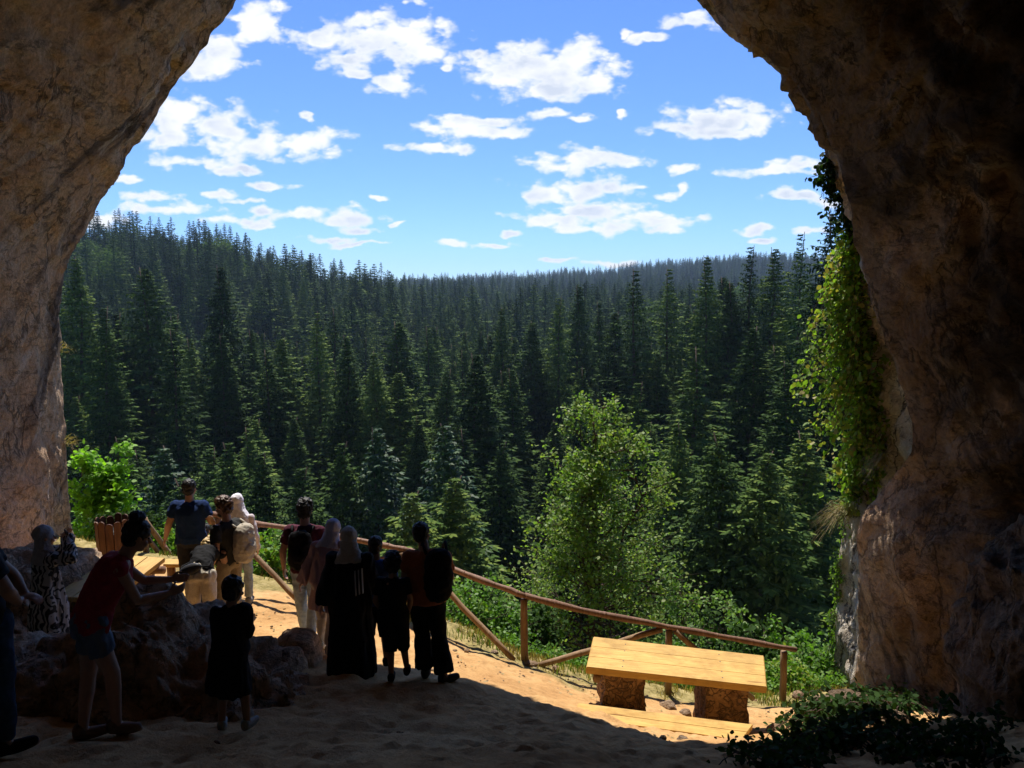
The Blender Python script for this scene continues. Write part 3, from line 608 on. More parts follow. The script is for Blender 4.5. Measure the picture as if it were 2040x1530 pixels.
# ---------------------------------------------------------------- log railing
def log_pts(a, b, n=9, sag=0.0, wob=0.012, seed=0):
    rs_ = np.random.RandomState(seed); a, b = np.array(a), np.array(b); L = np.linalg.norm(b - a); o = []
    for k in range(n):
        t = k / (n - 1); o.append(a * (1 - t) + b * t + np.array([0, 0, -sag * 4 * t * (1 - t)]) + (rs_.uniform(-wob, wob, 3) if 0 < k < n - 1 else 0))
    return o
fence = empty('log_railing', tuple(P(1045, 1325, 10.1)))
tag(fence, 'long rustic peeled-log railing with slanting braces along the edge of the drop', 'railing')
def fpart(mb, name, mat, parent):
    o = mb.build(name, mat, smooth=True); o.parent = parent; o.matrix_parent_inverse = Matrix.Translation(-Vector(parent.location)); return o
RL = [(398,1020,12.1),(436,1026,11.8),(515,1044,11.5),(600,1056,11.25),(700,1074,11.05),(775,1088,10.9),(815,1097,10.8),(905,1135,10.45),(985,1165,10.2),(1045,1187,10.1),(1160,1216,10.2),(1330,1249,10.45),(1460,1272,10.7),(1582,1294,11.0)]
RP = [P(*q) for q in RL]
for i0, i1, sd_ in ((0, 3, 1), (3, 6, 2), (6, 9, 3), (9, 13, 4)):
    pts = RP[i0:i1 + 1]; fine = []
    for a, b in zip(pts[:-1], pts[1:]): fine += [a + (b - a) * t for t in (0, .25, .5, .75)]
    fine.append(pts[-1] + (pts[-1] - pts[-2]) * (0.02 if i1 < 13 else 0.03)); rs_ = np.random.RandomState(sd_)
    fine = [f + rs_.uniform(-.006, .006, 3) for f in fine]
    rr_ = [0.046 + 0.006 * math.sin(k * 1.7 + sd_) - 0.008 * k / len(fine) for k in range(len(fine))]
    mb = MB(); mb.tube(fine, rr_, 12, 0.05, sd_)
    for k in range(2, len(fine) - 1, 3): mb.tube([fine[k] - (fine[k + 1] - fine[k]) * .05, fine[k] + (fine[k + 1] - fine[k]) * .05], [rr_[k] * 1.1] * 2, 12, 0.05, k)   # knots
    fpart(mb, 'rail', M['log'], fence)
def post(px, py, d, r=0.052, extra=0.0, sd_=0):
    p = P(px, py, d); gz_ = g(p[0], p[1]) - 0.15; mb = MB()
    mb.tube(log_pts((p[0] + 0.01, p[1], gz_), (p[0], p[1], p[2] - 0.03 + extra), 6, 0, .005, sd_), [r * 1.05, r, r, r * .97, r * .96, r * .93], 12, .05, sd_); fpart(mb, 'post', M['post'], fence)
for k, (px, py, d) in enumerate([(434, 1028, 11.8), (815, 1099, 10.8), (1044, 1189, 10.1), (1333, 1251, 10.45), (1562, 1294, 10.96)]): post(px, py, d, sd_=k)
def brace(a, b, sd_=0, r=0.042):
    mb = MB(); mb.tube(log_pts(a, b, 7, 0, .008, sd_), [r, r * 1.03, r, r * .97, r, r * .97, r * .94], 10, .05, sd_); fpart(mb, 'brace', M['post'], fence)
def gp(px, d, py0=1100, dz=0.03):
    p = P(px, py0, d); return np.array([p[0], p[1], g(p[0], p[1]) + dz])
def onray(px, py):                       # the point of the ground seen at a pixel
    for d in np.arange(3, 14, 0.02):
        p = P(px, py, d)
        if p[2] <= g(p[0], p[1]): return p
    return p
brace(P(446, 1040, 11.75), gp(598, 11.1), 1); brace(P(806, 1104, 10.78), P(752, 1116, 10.9), 2); brace(P(826, 1108, 10.75), onray(1024, 1320) + [0, 0, .03], 3)
brace(P(1318, 1254, 10.42), onray(1072, 1330) + [0, 0, .03], 4); brace(P(1345, 1257, 10.45), P(1500, 1392, 10.6), 5)
# stair railing beyond the litter bin
st_ = empty('stair_railing', tuple(gp(290, 12.6))); tag(st_, 'short sloping wooden handrail going down beside the litter bin', 'railing')
mb = MB(); mb.tube(log_pts(P(289, 1036, 12.6), P(352, 1125, 13.1), 6, 0, .006, 5), .045, 10, .05, 1); fpart(mb, 'rail', M['post'], st_)
mb = MB(); mb.tube(log_pts(P(283, 1055, 12.5), P(330, 1120, 12.9), 6, 0, .006, 6), .04, 10, .05, 2); fpart(mb, 'rail', M['post'], st_)
p = P(288, 1036, 12.6); mb = MB(); mb.tube(log_pts((p[0], p[1], g(p[0], p[1]) - .2), p + [0, 0, .04], 5, 0, .004, 7), .05, 10, .05, 3); fpart(mb, 'post', M['post'], st_)

# ---------------------------------------------------------------- litter bin of wooden slats
bp = gp(230, 11.75, dz=0.0); bn = empty('litter_bin', tuple(bp)); tag(bn, 'round litter bin of dark upright wooden slats with rounded tops beside the left rock wall', 'litter bin')
for k in range(14):
    a = 2 * math.pi * k / 14; rad_ = 0.245; mb = MB(); w = .052; prof = [(-w, 0.02), (w, 0.02), (w, .70)] + [(w * math.cos(q), .70 + w * .9 * math.sin(q)) for q in (.5, 1.0, 1.57, 2.1, 2.6)] + [(-w, .70)]
    hh = 1 + .03 * math.sin(k * 2.1); n = len(prof); vv = []
    for dr in (0, .02):
        for (s_, z_) in prof:
            r_ = rad_ * (0.93 + .10 * z_) + dr; vv.append((r_ * math.cos(a) - s_ * math.sin(a), r_ * math.sin(a) + s_ * math.cos(a), z_ * hh))
    ff = [tuple(range(n - 1, -1, -1)), tuple(range(n, 2 * n))] + [(i, (i + 1) % n, n + (i + 1) % n, n + i) for i in range(n)]
    mb.add(vv, ff); o = mb.build('slat', M['binwood'], bn)
for z_ in (.15, .55):
    mb = MB(); mb.tube([(.235 * math.cos(t), .235 * math.sin(t), z_) for t in np.linspace(0, 6.283, 25)], .012, 6, cap=False); mb.build('hoop', M['metal'], bn, smooth=True)
mb = MB(); mb.tube([(0, 0, .03), (0, 0, .3), (0, 0, .56)], [.19, .20, .215], 20); mb.build('liner', simple('liner_dark', (.02, .02, .02), .5), bn, smooth=True)

# ---------------------------------------------------------------- tables and benches
def plank_set(name, A, B, Cc, D, n, th, mat, parent, gap=0.006, bev=0.008, trim=0.0):
    """planks between A-B (one long edge) and D-C (the other), as one top of n boards"""
    A, B, Cc, D = [np.array(q, float) for q in (A, B, Cc, D)]; mb = MB()
    nm = np.cross(B - A, D - A); nm /= np.linalg.norm(nm); nm *= np.sign(nm[2])
    for k in range(n):
        t0, t1 = k / n, (k + 1) / n; a = A + (D - A) * t0; b = B + (Cc - B) * t0; c = B + (Cc - B) * t1; d = A + (D - A) * t1
        wdir = (D - A) / np.linalg.norm(D - A); a, b, c, d = a + wdir * gap / 2, b + wdir * gap / 2, c - wdir * gap / 2, d - wdir * gap / 2
        cen = (a + b + c + d) / 4; top = [cen + (q - cen) * 1.0 for q in (a, b, c, d)]
        ins = [q + (cen - q) / np.linalg.norm(cen - q) * bev for q in top]
        v = [q for q in ins] + [q - nm * bev for q in top] + [q - nm * (th - bev) for q in top] + [q - nm * th for q in ins]
        f = [(0, 1, 2, 3), (15, 14, 13, 12)] + [(r * 4 + i, r * 4 + 4 + i, r * 4 + 4 + (i + 1) % 4, r * 4 + (i + 1) % 4) for r in range(3) for i in range(4)]
        mb.add(v, f)
    o = mb.build(name, mat); ctr = (A + B + Cc + D) / 4; return o, nm
def rehome(o, parent):
    """move a mesh built in world space under its thing"""
    pl = Vector(parent.location); o.data.transform(Matrix.Translation(-pl)); o.parent = parent; return o
def blocky(name, c, d, mat, parent, yaw=0.0, tilt=None, rough=0.02, seed=0, taper=0.95):
    n = 14; vv = []; ff = []; rs_ = np.random.RandomState(seed)
    # subdivided box, noise-displaced
    def face(o, u, v):
        s0 = len(vv)
        for i in range(n):
            for j in range(n): vv.append(o + u * i / (n - 1) + v * j / (n - 1))
        for i in range(n - 1):
            for j in range(n - 1): ff.append((s0 + i * n + j, s0 + (i + 1) * n + j, s0 + (i + 1) * n + j + 1, s0 + i * n + j + 1))
    X_, Y_, Z_ = np.array([2., 0, 0]), np.array([0, 2., 0]), np.array([0, 0, 2.]); o = np.array([-1., -1, -1])
    face(o, Y_, X_); face(o + Z_, X_, Y_); face(o, X_, Z_); face(o + Y_, Z_, X_); face(o, Z_, Y_); face(o + X_, Y_, Z_)
    v = np.array(vv); rd = np.maximum(np.linalg.norm(v, axis=1) - 1.45, 0)[:, None]; v = v * (1 - 0.25 * rd)
    v = v * np.array(d) / 2; tp = (taper + (1 - taper) * (v[:, 2:] / d[2] + .5)); v[:, :2] *= tp
    nn = v / np.linalg.norm(v, axis=1)[:, None]; v = v + nn * (rough * fbm(v * 6 + seed, 4, seed, .5))[:, None]
    cy_, sy_ = math.cos(yaw), math.sin(yaw); v = v @ np.array([[cy_, sy_, 0], [-sy_, cy_, 0], [0, 0, 1]]) + np.array(c)
    o = mesh_obj(name, v, ff, mat, smooth=True); return rehome(o, parent)

# big table on the right, on two stone piers
def on_plane(px, py, p0, nm):
    d = ray(px, py); return d * (np.dot(p0, nm) / np.dot(d, nm))
FL, FR, BL = P(1168, 1328, 8.75), P(1528, 1368, 8.6), P(1182, 1268, 9.62)
nm = np.cross(FR - FL, BL - FL); nm /= np.linalg.norm(nm); BR = on_plane(1522, 1306, FL, nm)
t = empty('picnic_table', tuple((FL + FR) / 2 + [0, .4, -.7])); tag(t, 'yellow varnished plank table on two rubble-stone piers beside the railing', 'table')
top, nmv = plank_set('table_top', FL, FR, BR, BL, 3, 0.085, M['plank'], t, gap=0.005, bev=0.012); rehome(top, t)
ctrs = []
for k, (px, py) in enumerate([(1236, 1345), (1442, 1372)]):
    u = (px - 1168) / 360; c = FL + (FR - FL) * u + (BL - FL) * 0.42; zb = g(c[0], c[1]) - .25; zt = c[2] - 0.075
    ctrs.append(c); blocky('stone_pier', (c[0], c[1] - .02, (zb + zt) / 2), (0.50, 0.52, zt - zb), M['masonry'], t, rough=0.05, seed=k + 3, taper=1.05)
for c in ctrs:                                        # cross beams under the top
    mb = MB(); a = c - (BL - FL) * .36 - nmv * .135; b = c + (BL - FL) * .5 - nmv * .135; off_ = np.array([-.27 if c is ctrs[0] else .27, 0, 0])
    mb.tube([a + off_, b + off_], .048, 10, .04); o = mb.build('beam', M['post'], smooth=True); rehome(o, t)
mb = MB()
for u in (.2, .76):
    for w in (.12, .3, .62, .85):
        q = FL + (FR - FL) * u + (BL - FL) * w; mb.tube([q - nmv * .01, q + nmv * .003], .009, 8)
rehome(mb.build('screw_heads', M['metal']), t); t.children[-1].name = 'screw'
# plank bench in front of the table, half sunk in the slope
A_, B_ = P(1152, 1400, 8.35), P(1500, 1443, 8.25); C_, D_ = P(1478, 1474, 7.98), P(1272, 1446, 8.02)
zz_ = lambda q, dz: np.array([q[0], q[1], q[2] + dz])
bt = empty('plank_bench', tuple((A_ + B_ + C_ + D_) / 4 - [0, 0, .3])); tag(bt, 'low two-plank bench half sunk in the dirt in front of the stone-legged table', 'bench')
D2 = P(1140, 1428, 8.05)
o, _ = plank_set('seat', A_, B_, C_, D2, 2, 0.07, M['plank'], bt, gap=0.008); rehome(o, bt)
for u, sd_ in ((.25, 5), (.82, 6)):
    c = (A_ * (1 - u) + B_ * u + D2 * (1 - u) + C_ * u) / 2; zb = g(c[0], c[1]) - .3; blocky('support', (c[0], c[1], (zb + c[2] - .06) / 2), (.3, .26, c[2] - .06 - zb), M['masonry'], bt, rough=.04, seed=sd_)
# table on the left, far end in the sun
A_, B_, C_, D_ = P(144, 1150, 9.2), P(232, 1103, 10.15), P(330, 1112, 9.95), P(236, 1176, 8.95)
zt = -3.46
def flat(px, py, z): d = ray(px, py); return d * (z / d[2])
A_, B_, C_, D_ = flat(140, 1163, -3.45), flat(228, 1104, -3.45), flat(329, 1111, -3.47), flat(225, 1196, -3.47)
lt = empty('picnic_table', tuple((A_ + B_ + C_ + D_) / 4 - [0, 0, .75])); tag(lt, 'long plank table beside the left rock wall, its far end sunlit', 'table')
D_ = A_ + (C_ - B_) * 1.0
A2, D2 = A_ + (A_ - B_) * .35, D_ + (D_ - C_) * .35
o, _ = plank_set('table_top', A2, B_, C_, D2, 3, .06, M['plank_y'], lt, gap=.012); rehome(o, lt)
for u, sd_ in ((.2, 8), (.85, 9)):
    c = (A2 * (1 - u) + B_ * u + D2 * (1 - u) + C_ * u) / 2; zb = g(c[0], c[1]) - .2; blocky('leg', (c[0], c[1], (zb - 3.52) / 2), (.45, .34, -3.52 - zb), M['masonry'], lt, rough=.04, seed=sd_)
mb = MB(); c = C_ * .9 + D2 * .1; mb.tube([c + [-.5, -.02, -.11], c + [.06, -.02, -.11]], .05, 10, .04); rehome(mb.build('beam', M['log'], smooth=True), lt)
# bench the blonde woman leans on
E = [flat(322, 1163, -3.83), flat(372, 1140, -3.83), flat(400, 1170, -3.83), flat(352, 1198, -3.83)]
bb = empty('plank_bench', tuple(sum(E) / 4 - [0, 0, .42])); tag(bb, 'yellow plank bench under the hand of the bending woman', 'bench')
o, _ = plank_set('seat', E[0] + (E[0] - E[1]) * .5, E[1] + (E[1] - E[0]) * .5, E[2] + (E[1] - E[0]) * .5, E[3] + (E[0] - E[1]) * .5, 2, .06, M['plank_y'], bb, gap=.01); rehome(o, bb)
c = sum(E) / 4; zb = g(c[0], c[1]) - .2; blocky('support', (c[0], c[1], (zb - 3.89) / 2), (.35, .3, -3.89 - zb), M['masonry'], bb, rough=.04, seed=13)
E = [flat(325, 1124, -3.9), flat(330, 1113, -3.9), flat(392, 1114, -3.9), flat(392, 1125, -3.9)]
bc = empty('plank_bench', tuple(sum(E) / 4 - [0, 0, .4])); tag(bc, 'thin pale bench plank behind the left table, beside the man in blue', 'bench')
o, _ = plank_set('seat', E[1], E[2], E[3], E[0], 1, .05, M['plank'], bc); rehome(o, bc)
for u in (.2, .8):
    c = (E[1] * (1 - u) + E[2] * u + E[0] * (1 - u) + E[3] * u) / 2; mb = MB(); mb.tube([(c[0], c[1], g(c[0], c[1]) - .1), (c[0], c[1], -3.95)], .06, 10, .05); rehome(mb.build('leg', M['post'], smooth=True), bc)

# ---------------------------------------------------------------- boulders and stones
def ico(sub=4):
    import bmesh
    bm = bmesh.new(); bmesh.ops.create_icosphere(bm, subdivisions=sub, radius=1.0)
    v = np.array([q.co[:] for q in bm.verts]); f = [tuple(q.index for q in fc.verts) for fc in bm.faces]; bm.free(); return v, f
ICO = {k: ico(k) for k in (2, 3, 4, 6)}
def boulder(name, c, dims, seed, label, mat='boulder', sub=6, rough=.22, yaw=0.0, group=None, cat='boulder', hills=None):
    v, f = ICO[sub]; d = np.array(dims) / 2.0
    sq = np.sign(v) * np.abs(v) ** 0.8; q = sq * d
    if hills is not None: q[:, 2] *= 1 + hills(v)
    s = 1.0 / max(d)
    disp = rough * max(d) * (0.6 * fbm(q * s * 1.2 + seed, 3, seed) + 0.4 * fbm(q * s * 2.6 + seed, 4, seed + 3, .55, True) + 0.10 * fbm(q * s * 9, 3, seed + 5, .6, True)) + (.010 * fbm(q * 14, 3, seed + 6) if sub > 4 else 0)
    q = q + v * (disp - 0.3 * rough * max(d))[:, None]
    cy_, sy_ = math.cos(yaw), math.sin(yaw); q = q @ np.array([[cy_, sy_, 0], [-sy_, cy_, 0], [0, 0, 1]])
    o = mesh_obj(name, q, f, M[mat], loc=tuple(c), smooth=True); return tag(o, label, cat, group)
c = P(330, 1300, 6.7); boulder('boulder', (-3.4, 6.75, -4.0), (2.9, 1.8, 1.9), 3, 'huge dark brown boulder the woman in the red top leans on', rough=.24, hills=lambda v: 0.30 * np.exp(-((v[:, 0] - .02) / .20) ** 2) + .04 - .38 * np.clip((v[:, 0] - .12) / .6, 0, 1))
boulder('boulder', (P(120, 1240, 6.9)[0] - .3, 6.5, -3.7), (1.6, 1.5, 1.15), 8, 'low dark rock left of the huge boulder, below the hijab woman taking a photo', sub=6)
c = P(520, 1300, 7.4); boulder('boulder', (c[0], 7.3, -4.1), (1.0, 1.0, .62), 12, 'dark rugged boulder behind the boy in black', sub=6, rough=.25)
c = P(590, 1290, 8.5); boulder('rock', (c[0], 8.5, -4.15), (.52, .5, .62), 17, 'rounded brown rock near the feet of the man in jeans', sub=4, cat='rock', rough=.15)
c = P(555, 1300, 8.1); boulder('rock', (c[0], 8.15, -4.12), (.5, .45, .5), 18, 'small lumpy rock between the dark boulder and the rounded rock', sub=4, cat='rock')
c = P(30, 1180, 8.6); boulder('boulder', (c[0] - .5, 9.0, -4.0), (2.0, 2.6, 1.5), 23, 'brown rock ledge at the foot of the left wall behind the hijab woman', rough=.2, sub=6)
c = P(2010, 1200, 7.8); boulder('boulder', (c[0] + .35, 7.6, -4.1), (1.35, 1.5, 3.6), 31, 'tall grey rock column at the right edge of the picture', 'column', rough=.17, sub=6)
p = onray(1690, 1425); boulder('boulder', (p[0], p[1], p[2] + .05), (.8, .6, .45), 62, 'small dark rock between the sunlit strip and the rubble ledge', 'column', 4, .3)
for k, (px, py, d, s, lab) in enumerate([(1058, 1328, 9.95, .17, 'angular stone against the foot of the railing post'), (1105, 1335, 9.75, .12, 'small stone just right of the railing post foot'), (1228, 1443, 8.0, .07, 'dark pebble at the edge of the shadow, left of the sunk bench'),
     (1180, 1330, 9.4, .2, 'pale stone left of the big table'), (650, 1293, 8.9, .16, 'small sunlit stone by the heel of the man in jeans'), (985, 1302, 10, .1, 'small stone at the edge of the verge'), (930, 1298, 9.9, .08, 'little stone in the dry verge behind the orange-shirted man'),
     (1360, 1478, 7.9, .12, 'pale stone at the front edge of the sunk bench'), (1320, 1473, 7.9, .08, 'smaller pale stone under the sunk bench'), (1330, 1413, 8.7, .22, 'flat stone between the piers of the big table'), (1365, 1425, 8.6, .16, 'stone right of the flat one between the table piers'),
     (1245, 1320, 9.9, .13, 'stone behind the left end of the big table'), (1545, 1460, 8.5, .22, 'stone right of the big table near the creeping leaves'), (1600, 1425, 9.5, .25, 'pale stone at the foot of the right rock'), (1640, 1405, 10.2, .3, 'pale block at the foot of the right rock, under the sunlit strip'),
     (1590, 1390, 10.4, .2, 'small pale stone between the last railing post and the right rock'), (1660, 1480, 8.4, .35, 'dark stone among the creeping leaves'), (1780, 1450, 8.2, .4, 'dark rubble stone at the foot of the right wall'), (1700, 1500, 7.4, .3, 'dark stone in the shade at the lower right')]):
    p = onray(px, py); boulder('stone', (p[0], p[1], p[2] + s * .12), (s, s * .8, s * .6), 40 + k, lab, 'stone', 3, .3, k * 1.3, 'loose stones on the ground', 'stone')

# gravel, crumbs of earth and fallen leaves: nobody could count them
rs_ = np.random.RandomState(123); v0, f0 = ICO[2]; n = 2600; x = rs_.uniform(-5.5, 4.6, n); yv = rs_.uniform(3.8, 11.5, n); k_ = (yv < np.interp(x, EX, EY) + .2) & (fbm(np.c_[x, yv, 0 * x] * .8, 3, 140) + rs_.uniform(-.5, .5, n) > 0); x, yv = x[k_], yv[k_]
sz = .008 + .022 * rs_.rand(len(x)) ** 3; zz2 = gz(x, yv); V_, Fq = [], []
for i in range(len(x)):
    V_.append(v0 * sz[i] * rs_.uniform(.6, 1.4, 3) * [1, 1, .7] + [x[i], yv[i], zz2[i] + .012]); Fq.append(np.array(f0) + i * len(v0))
tag(mesh_obj('gravel', np.concatenate(V_), np.concatenate(Fq), M['stone']), 'small gravel and crumbs of earth strewn over the dirt path', 'gravel', kind='stuff')
n = 900; x = rs_.uniform(-4, 4.4, n); yv = np.minimum(rs_.uniform(5, 11.5, n), np.interp(x, EX, EY) + .1); pts = np.c_[x, yv, gz(x, yv) + .02]; a = rs_.uniform(0, 6.283, n); s_ = rs_.uniform(.012, .03, n)
q = np.stack([pts + np.c_[np.cos(a + t) * s_ * w_, np.sin(a + t) * s_ * w_, rs_.uniform(0, .012, n)] for t, w_ in ((0, 1.3), (1.57, .6), (3.14, 1.3), (4.71, .6))], 1).reshape(-1, 3)
tag(mesh_obj('fallen_leaves', q, np.arange(len(q)).reshape(-1, 4), M['straw']), 'dry fallen leaves and needles on the dirt', 'leaves', kind='stuff')
# ---------------------------------------------------------------- leaves
def leaf_shape(n=6, w=.34):
    pts = [(0, 0, 0), (w * .9, .28, .03), (w, .5, .04), (w * .6, .8, .0), (0, 1.0, -.08), (-w * .6, .8, .0), (-w, .5, .04), (-w * .9, .28, .03)]
    return np.array(pts)
LF = leaf_shape()
def leaves(points, dirs, sizes, rs_, w=1.0, up_bias=0.5):
    """one leaf polygon per point; returns verts (n,8,3)"""
    n = len(points); d = dirs / (np.linalg.norm(dirs, axis=1)[:, None] + 1e-9)
    nrm_ = rs_.normal(size=(n, 3)) * (1 - up_bias) + np.array([0, -.2, 1]) * up_bias * 1.6
    s = np.cross(d, nrm_); s /= np.linalg.norm(s, axis=1)[:, None] + 1e-9; nn = np.cross(s, d)
    L = LF[None] * sizes[:, None, None]
    return points[:, None] + s[:, None] * L[:, :, :1] * w + d[:, None] * L[:, :, 1:2] + nn[:, None] * L[:, :, 2:]
def leaf_obj(name, v, mat, parent=None, loc=None):
    v = v.reshape(-1, 3)
    if loc is not None: v = v - np.array(loc)
    return mesh_obj(name, v, np.arange(len(v)).reshape(-1, 8), M[mat], parent, loc)
def grow(base, height, spread, n_main, rs_, lean=(0, 0), twigs=7, sub=5, upright=.6, start=.15, cone=False):
    """branch skeleton: list of polylines with radii, and twig end points with directions"""
    lines, tips = [], []
    for m_ in range(n_main):
        a = rs_.uniform(0, 6.283); h = height * rs_.uniform(.75, 1.0); sprd = spread * (rs_.uniform(.05, .35) if cone else rs_.uniform(.25, .75))
        p0 = np.array(base) + rs_.normal(size=3) * [.05, .05, 0] * (height / 3); top = np.array([math.cos(a) * sprd + lean[0], math.sin(a) * sprd + lean[1], h])
        pts = [p0 + top * [t ** 1.5, t ** 1.5, t] + rs_.normal(size=3) * .018 * height * t for t in np.linspace(0, 1, 9)]
        r0 = .016 * height * rs_.uniform(.7, 1.1) * (n_main ** -.25); lines.append((pts, [max(.004, r0 * (1 - .9 * k / 8)) for k in range(9)]))
        for b in range(twigs):
            t = start + (1 - start) * (b + rs_.rand()) / twigs; i = min(int(t * 8), 7); q = pts[i] + (pts[i + 1] - pts[i]) * (t * 8 - i)
            a2_ = rs_.uniform(0, 6.283); Lb = spread * ((1.25 * (1 - t) ** .8 + .08) if cone else (1.02 - .75 * abs(t - .42)) * (1.0 if t < .8 else .6)) * rs_.uniform(.5, 1.0)
            d = np.array([math.cos(a2_), math.sin(a2_), upright * rs_.uniform(.1, 1.2)]); d /= np.linalg.norm(d)
            bp_ = [q + d * Lb * s + np.array([0, 0, -.10 * Lb * s * s]) + rs_.normal(size=3) * .03 * Lb for s in np.linspace(0, 1, 6)]; bp_[0] = q
            lines.append((bp_, [max(.003, r0 * .4 * (1 - .85 * k / 5)) for k in range(6)]))
            for c in range(sub):
                s = rs_.uniform(.25, 1.0); i = min(int(s * 5), 4); w = bp_[i] + (bp_[i + 1] - bp_[i]) * (s * 5 - i)
                d2 = d + rs_.normal(size=3) * [.7, .7, .4]; d2 /= np.linalg.norm(d2); Lt = Lb * rs_.uniform(.25, .5)
                e = w + d2 * Lt; lines.append(([w, (w + e) / 2 + rs_.normal(size=3) * .03 * Lt, e], [.005, .004, .002])); tips.append((w, e, d2))
            tips.append((bp_[2], bp_[5], d))
    return lines, tips
def foliage_on(tips, per, size, rs_, jitter=.12, droop=-.3, w=1.0, up=.5):
    P_, D_, S_ = [], [], []
    for a, b, d in tips:
        t = rs_.rand(per, 1) ** .7; p = a + (b - a) * t * 1.05 + rs_.normal(size=(per, 3)) * jitter
        dd = d * .6 + rs_.normal(size=(per, 3)) * .7 + [0, 0, droop]; P_.append(p); D_.append(dd); S_.append(size * rs_.uniform(.6, 1.25, per))
    return leaves(np.concatenate(P_), np.concatenate(D_), np.concatenate(S_), rs_, w, up)
def plant(name, base, height, spread, n_main, per, size, mat, seed, label, cat, group=None, lean=(0, 0), twigs=7, sub=5, jitter=.1, bark='bark', w=1.0, upright=.6, trunk='trunk', crown='crown', start=.15, up=.5, cone=False):
    rs_ = np.random.RandomState(seed); lines, tips = grow((0, 0, 0), height, spread, n_main, rs_, lean, twigs, sub, upright, start, cone)
    e = empty(name, tuple(base)); mb = MB()
    for pts, rr_ in lines: mb.tube(pts, rr_, 5 if rr_[0] < .02 else 8, cap=False)
    mb.build(trunk, M[bark], e, smooth=True); leaf_obj(crown, foliage_on(tips, per, size, rs_, jitter, w=w, up=up), mat, e)
    return tag(e, label, cat, group)
# the broadleaf tree behind the railing
p = P(1195, 1300, 15.5); bz = g(p[0], p[1])
plant('broadleaf_tree', (p[0], p[1], bz), P(1195, 790, 15.5)[2] - bz, 2.15, 8, 14, .078, 'leaf_tree', 4, 'light green multi-stemmed broadleaf tree behind the railing, in front of the spruces', 'tree', twigs=20, sub=7, jitter=.10, start=.2, upright=.7, cone=True)
# the bush by the left wall
p = P(200, 1060, 14.9); bz = g(p[0], p[1])
plant('bush', (p[0] + .1, p[1], bz - .2), P(200, 885, 14.9)[2] - bz + .2, .62, 7, 13, .105, 'leaf_bush', 7, 'bright green leafy bush beside the left rock wall above the litter bin', 'bush', twigs=10, sub=5, jitter=.09, trunk='stem', crown='foliage', start=.25, w=1.15, up=.65)
# shrubs on the bank below the railing
SH = [(1380,1230,15,2.2,1.2,'leaf_tree','pale green shrub right of the broadleaf tree, above the railing'),
 (940,1205,12.2,1.25,.7,'leaf_weed','bright green weedy bush behind the orange-shirted man'),(985,1245,11.8,.95,.55,'leaf_weed','bright green low bush left of the railing post'),(1620,1330,12.6,1.1,.7,'leaf_weed','green shrub below the right end of the railing'),
 (1450,1300,13,1.3,.8,'leaf_dark','dark shrub behind the sagging middle of the railing'),(1500,1290,13.4,1.4,.8,'leaf_weed','shrub just left of the last railing post'),(1560,1370,11.9,.7,.5,'leaf_weed','small green weed bush at the last railing post'),
 (1040,1250,12.6,1.0,.7,'leaf_dark','dark low bush right of the railing post'),(640,1110,13,.9,.8,'leaf_dark','dark bush beyond the rail between the maroon shirt and the blue boy'),(250,1075,13.6,.9,.7,'leaf_dark','dark shrub beyond the litter bin'),
 (330,1090,13.8,.9,.7,'leaf_weed','green shrub beyond the stair rail'),(520,1100,13.2,.8,.6,'leaf_weed','green shrub beyond the rail right of the backpack'),(1320,1330,12,.9,.6,'leaf_weed','green bush seen under the railing behind the big table')]
for k, (px, py, d, h, sp_, mt, lab) in enumerate(SH):
    p = P(px, py, d); plant('shrub', (p[0], p[1], g(p[0], p[1]) - .1), max(h, p[2] + h * .45 - g(p[0], p[1])), sp_, 6, 10, .085 if d > 12.5 else .065, mt, 60 + k, lab, 'shrub', 'shrubs on the bank', twigs=7, sub=4, jitter=.08, trunk='stem', crown='foliage')
p = onray(1112, 1322); plant('flowering_weed', (p[0], p[1] + .55, g(p[0], p[1] + .55)), .62, .26, 6, 8, .05, 'yellow', 99, 'yellow-green flowering weed behind the railing, left of the big table', 'plant', twigs=5, sub=3, jitter=.03, trunk='stem', crown='foliage')
# grass along the verge: nobody could count it
def grass(name, pts, hts, mat, rs_, label, wd=.006, lean=.5):
    n = len(pts); a = rs_.uniform(0, 6.283, n); ln = rs_.uniform(0, lean, n) * hts
    d = np.c_[np.cos(a), np.sin(a), np.zeros(n)]; s = np.c_[-np.sin(a), np.cos(a), np.zeros(n)] * wd
    b = pts; m1 = b + d * (ln * .35)[:, None] + np.c_[np.zeros((n, 2)), hts * .6]; tp = b + d * ln[:, None] + np.c_[np.zeros((n, 2)), hts]
    v = np.stack([b - s, b + s, m1 + s * .8, tp, m1 - s * .8], 1).reshape(-1, 3)
    o = mesh_obj(name, v, np.arange(len(v)).reshape(-1, 5), M[mat]); return tag(o, label, 'grass', kind='stuff')
rs_ = np.random.RandomState(77); n = 60000
x = rs_.uniform(-7.5, 5.6, n); yv = np.interp(x, EX, EY) + rs_.uniform(-.9, 2.4, n)
dn = fbm(np.c_[x, yv, 0 * x] * 1.4, 3, 51); keep = (dn + rs_.uniform(-.6, .6, n) + np.clip((yv - np.interp(x, EX, EY)) * .8, -1.2, .7) > 0.1) & ~((x < -1.8) & (yv < np.interp(x, EX, EY) - .1)); x, yv = x[keep], yv[keep]
pts = np.c_[x, yv, gz(x, yv) - .02]; h = rs_.uniform(.04, .16, len(x)) * (1 + .6 * (yv > np.interp(x, EX, EY) + .4))
isg = (fbm(np.c_[x, yv, 0 * x] * .8 + 4, 3, 52) + .45 * (yv > np.interp(x, EX, EY) + .35) + rs_.uniform(-.35, .35, len(x))) > .25
grass('dry_grass', pts[~isg], h[~isg], 'straw', rs_, 'dry straw grass and litter along the verge under the railing')
grass('green_grass', pts[isg], h[isg], 'grass', rs_, 'green grass and low weeds on the bank beyond the railing', .008)
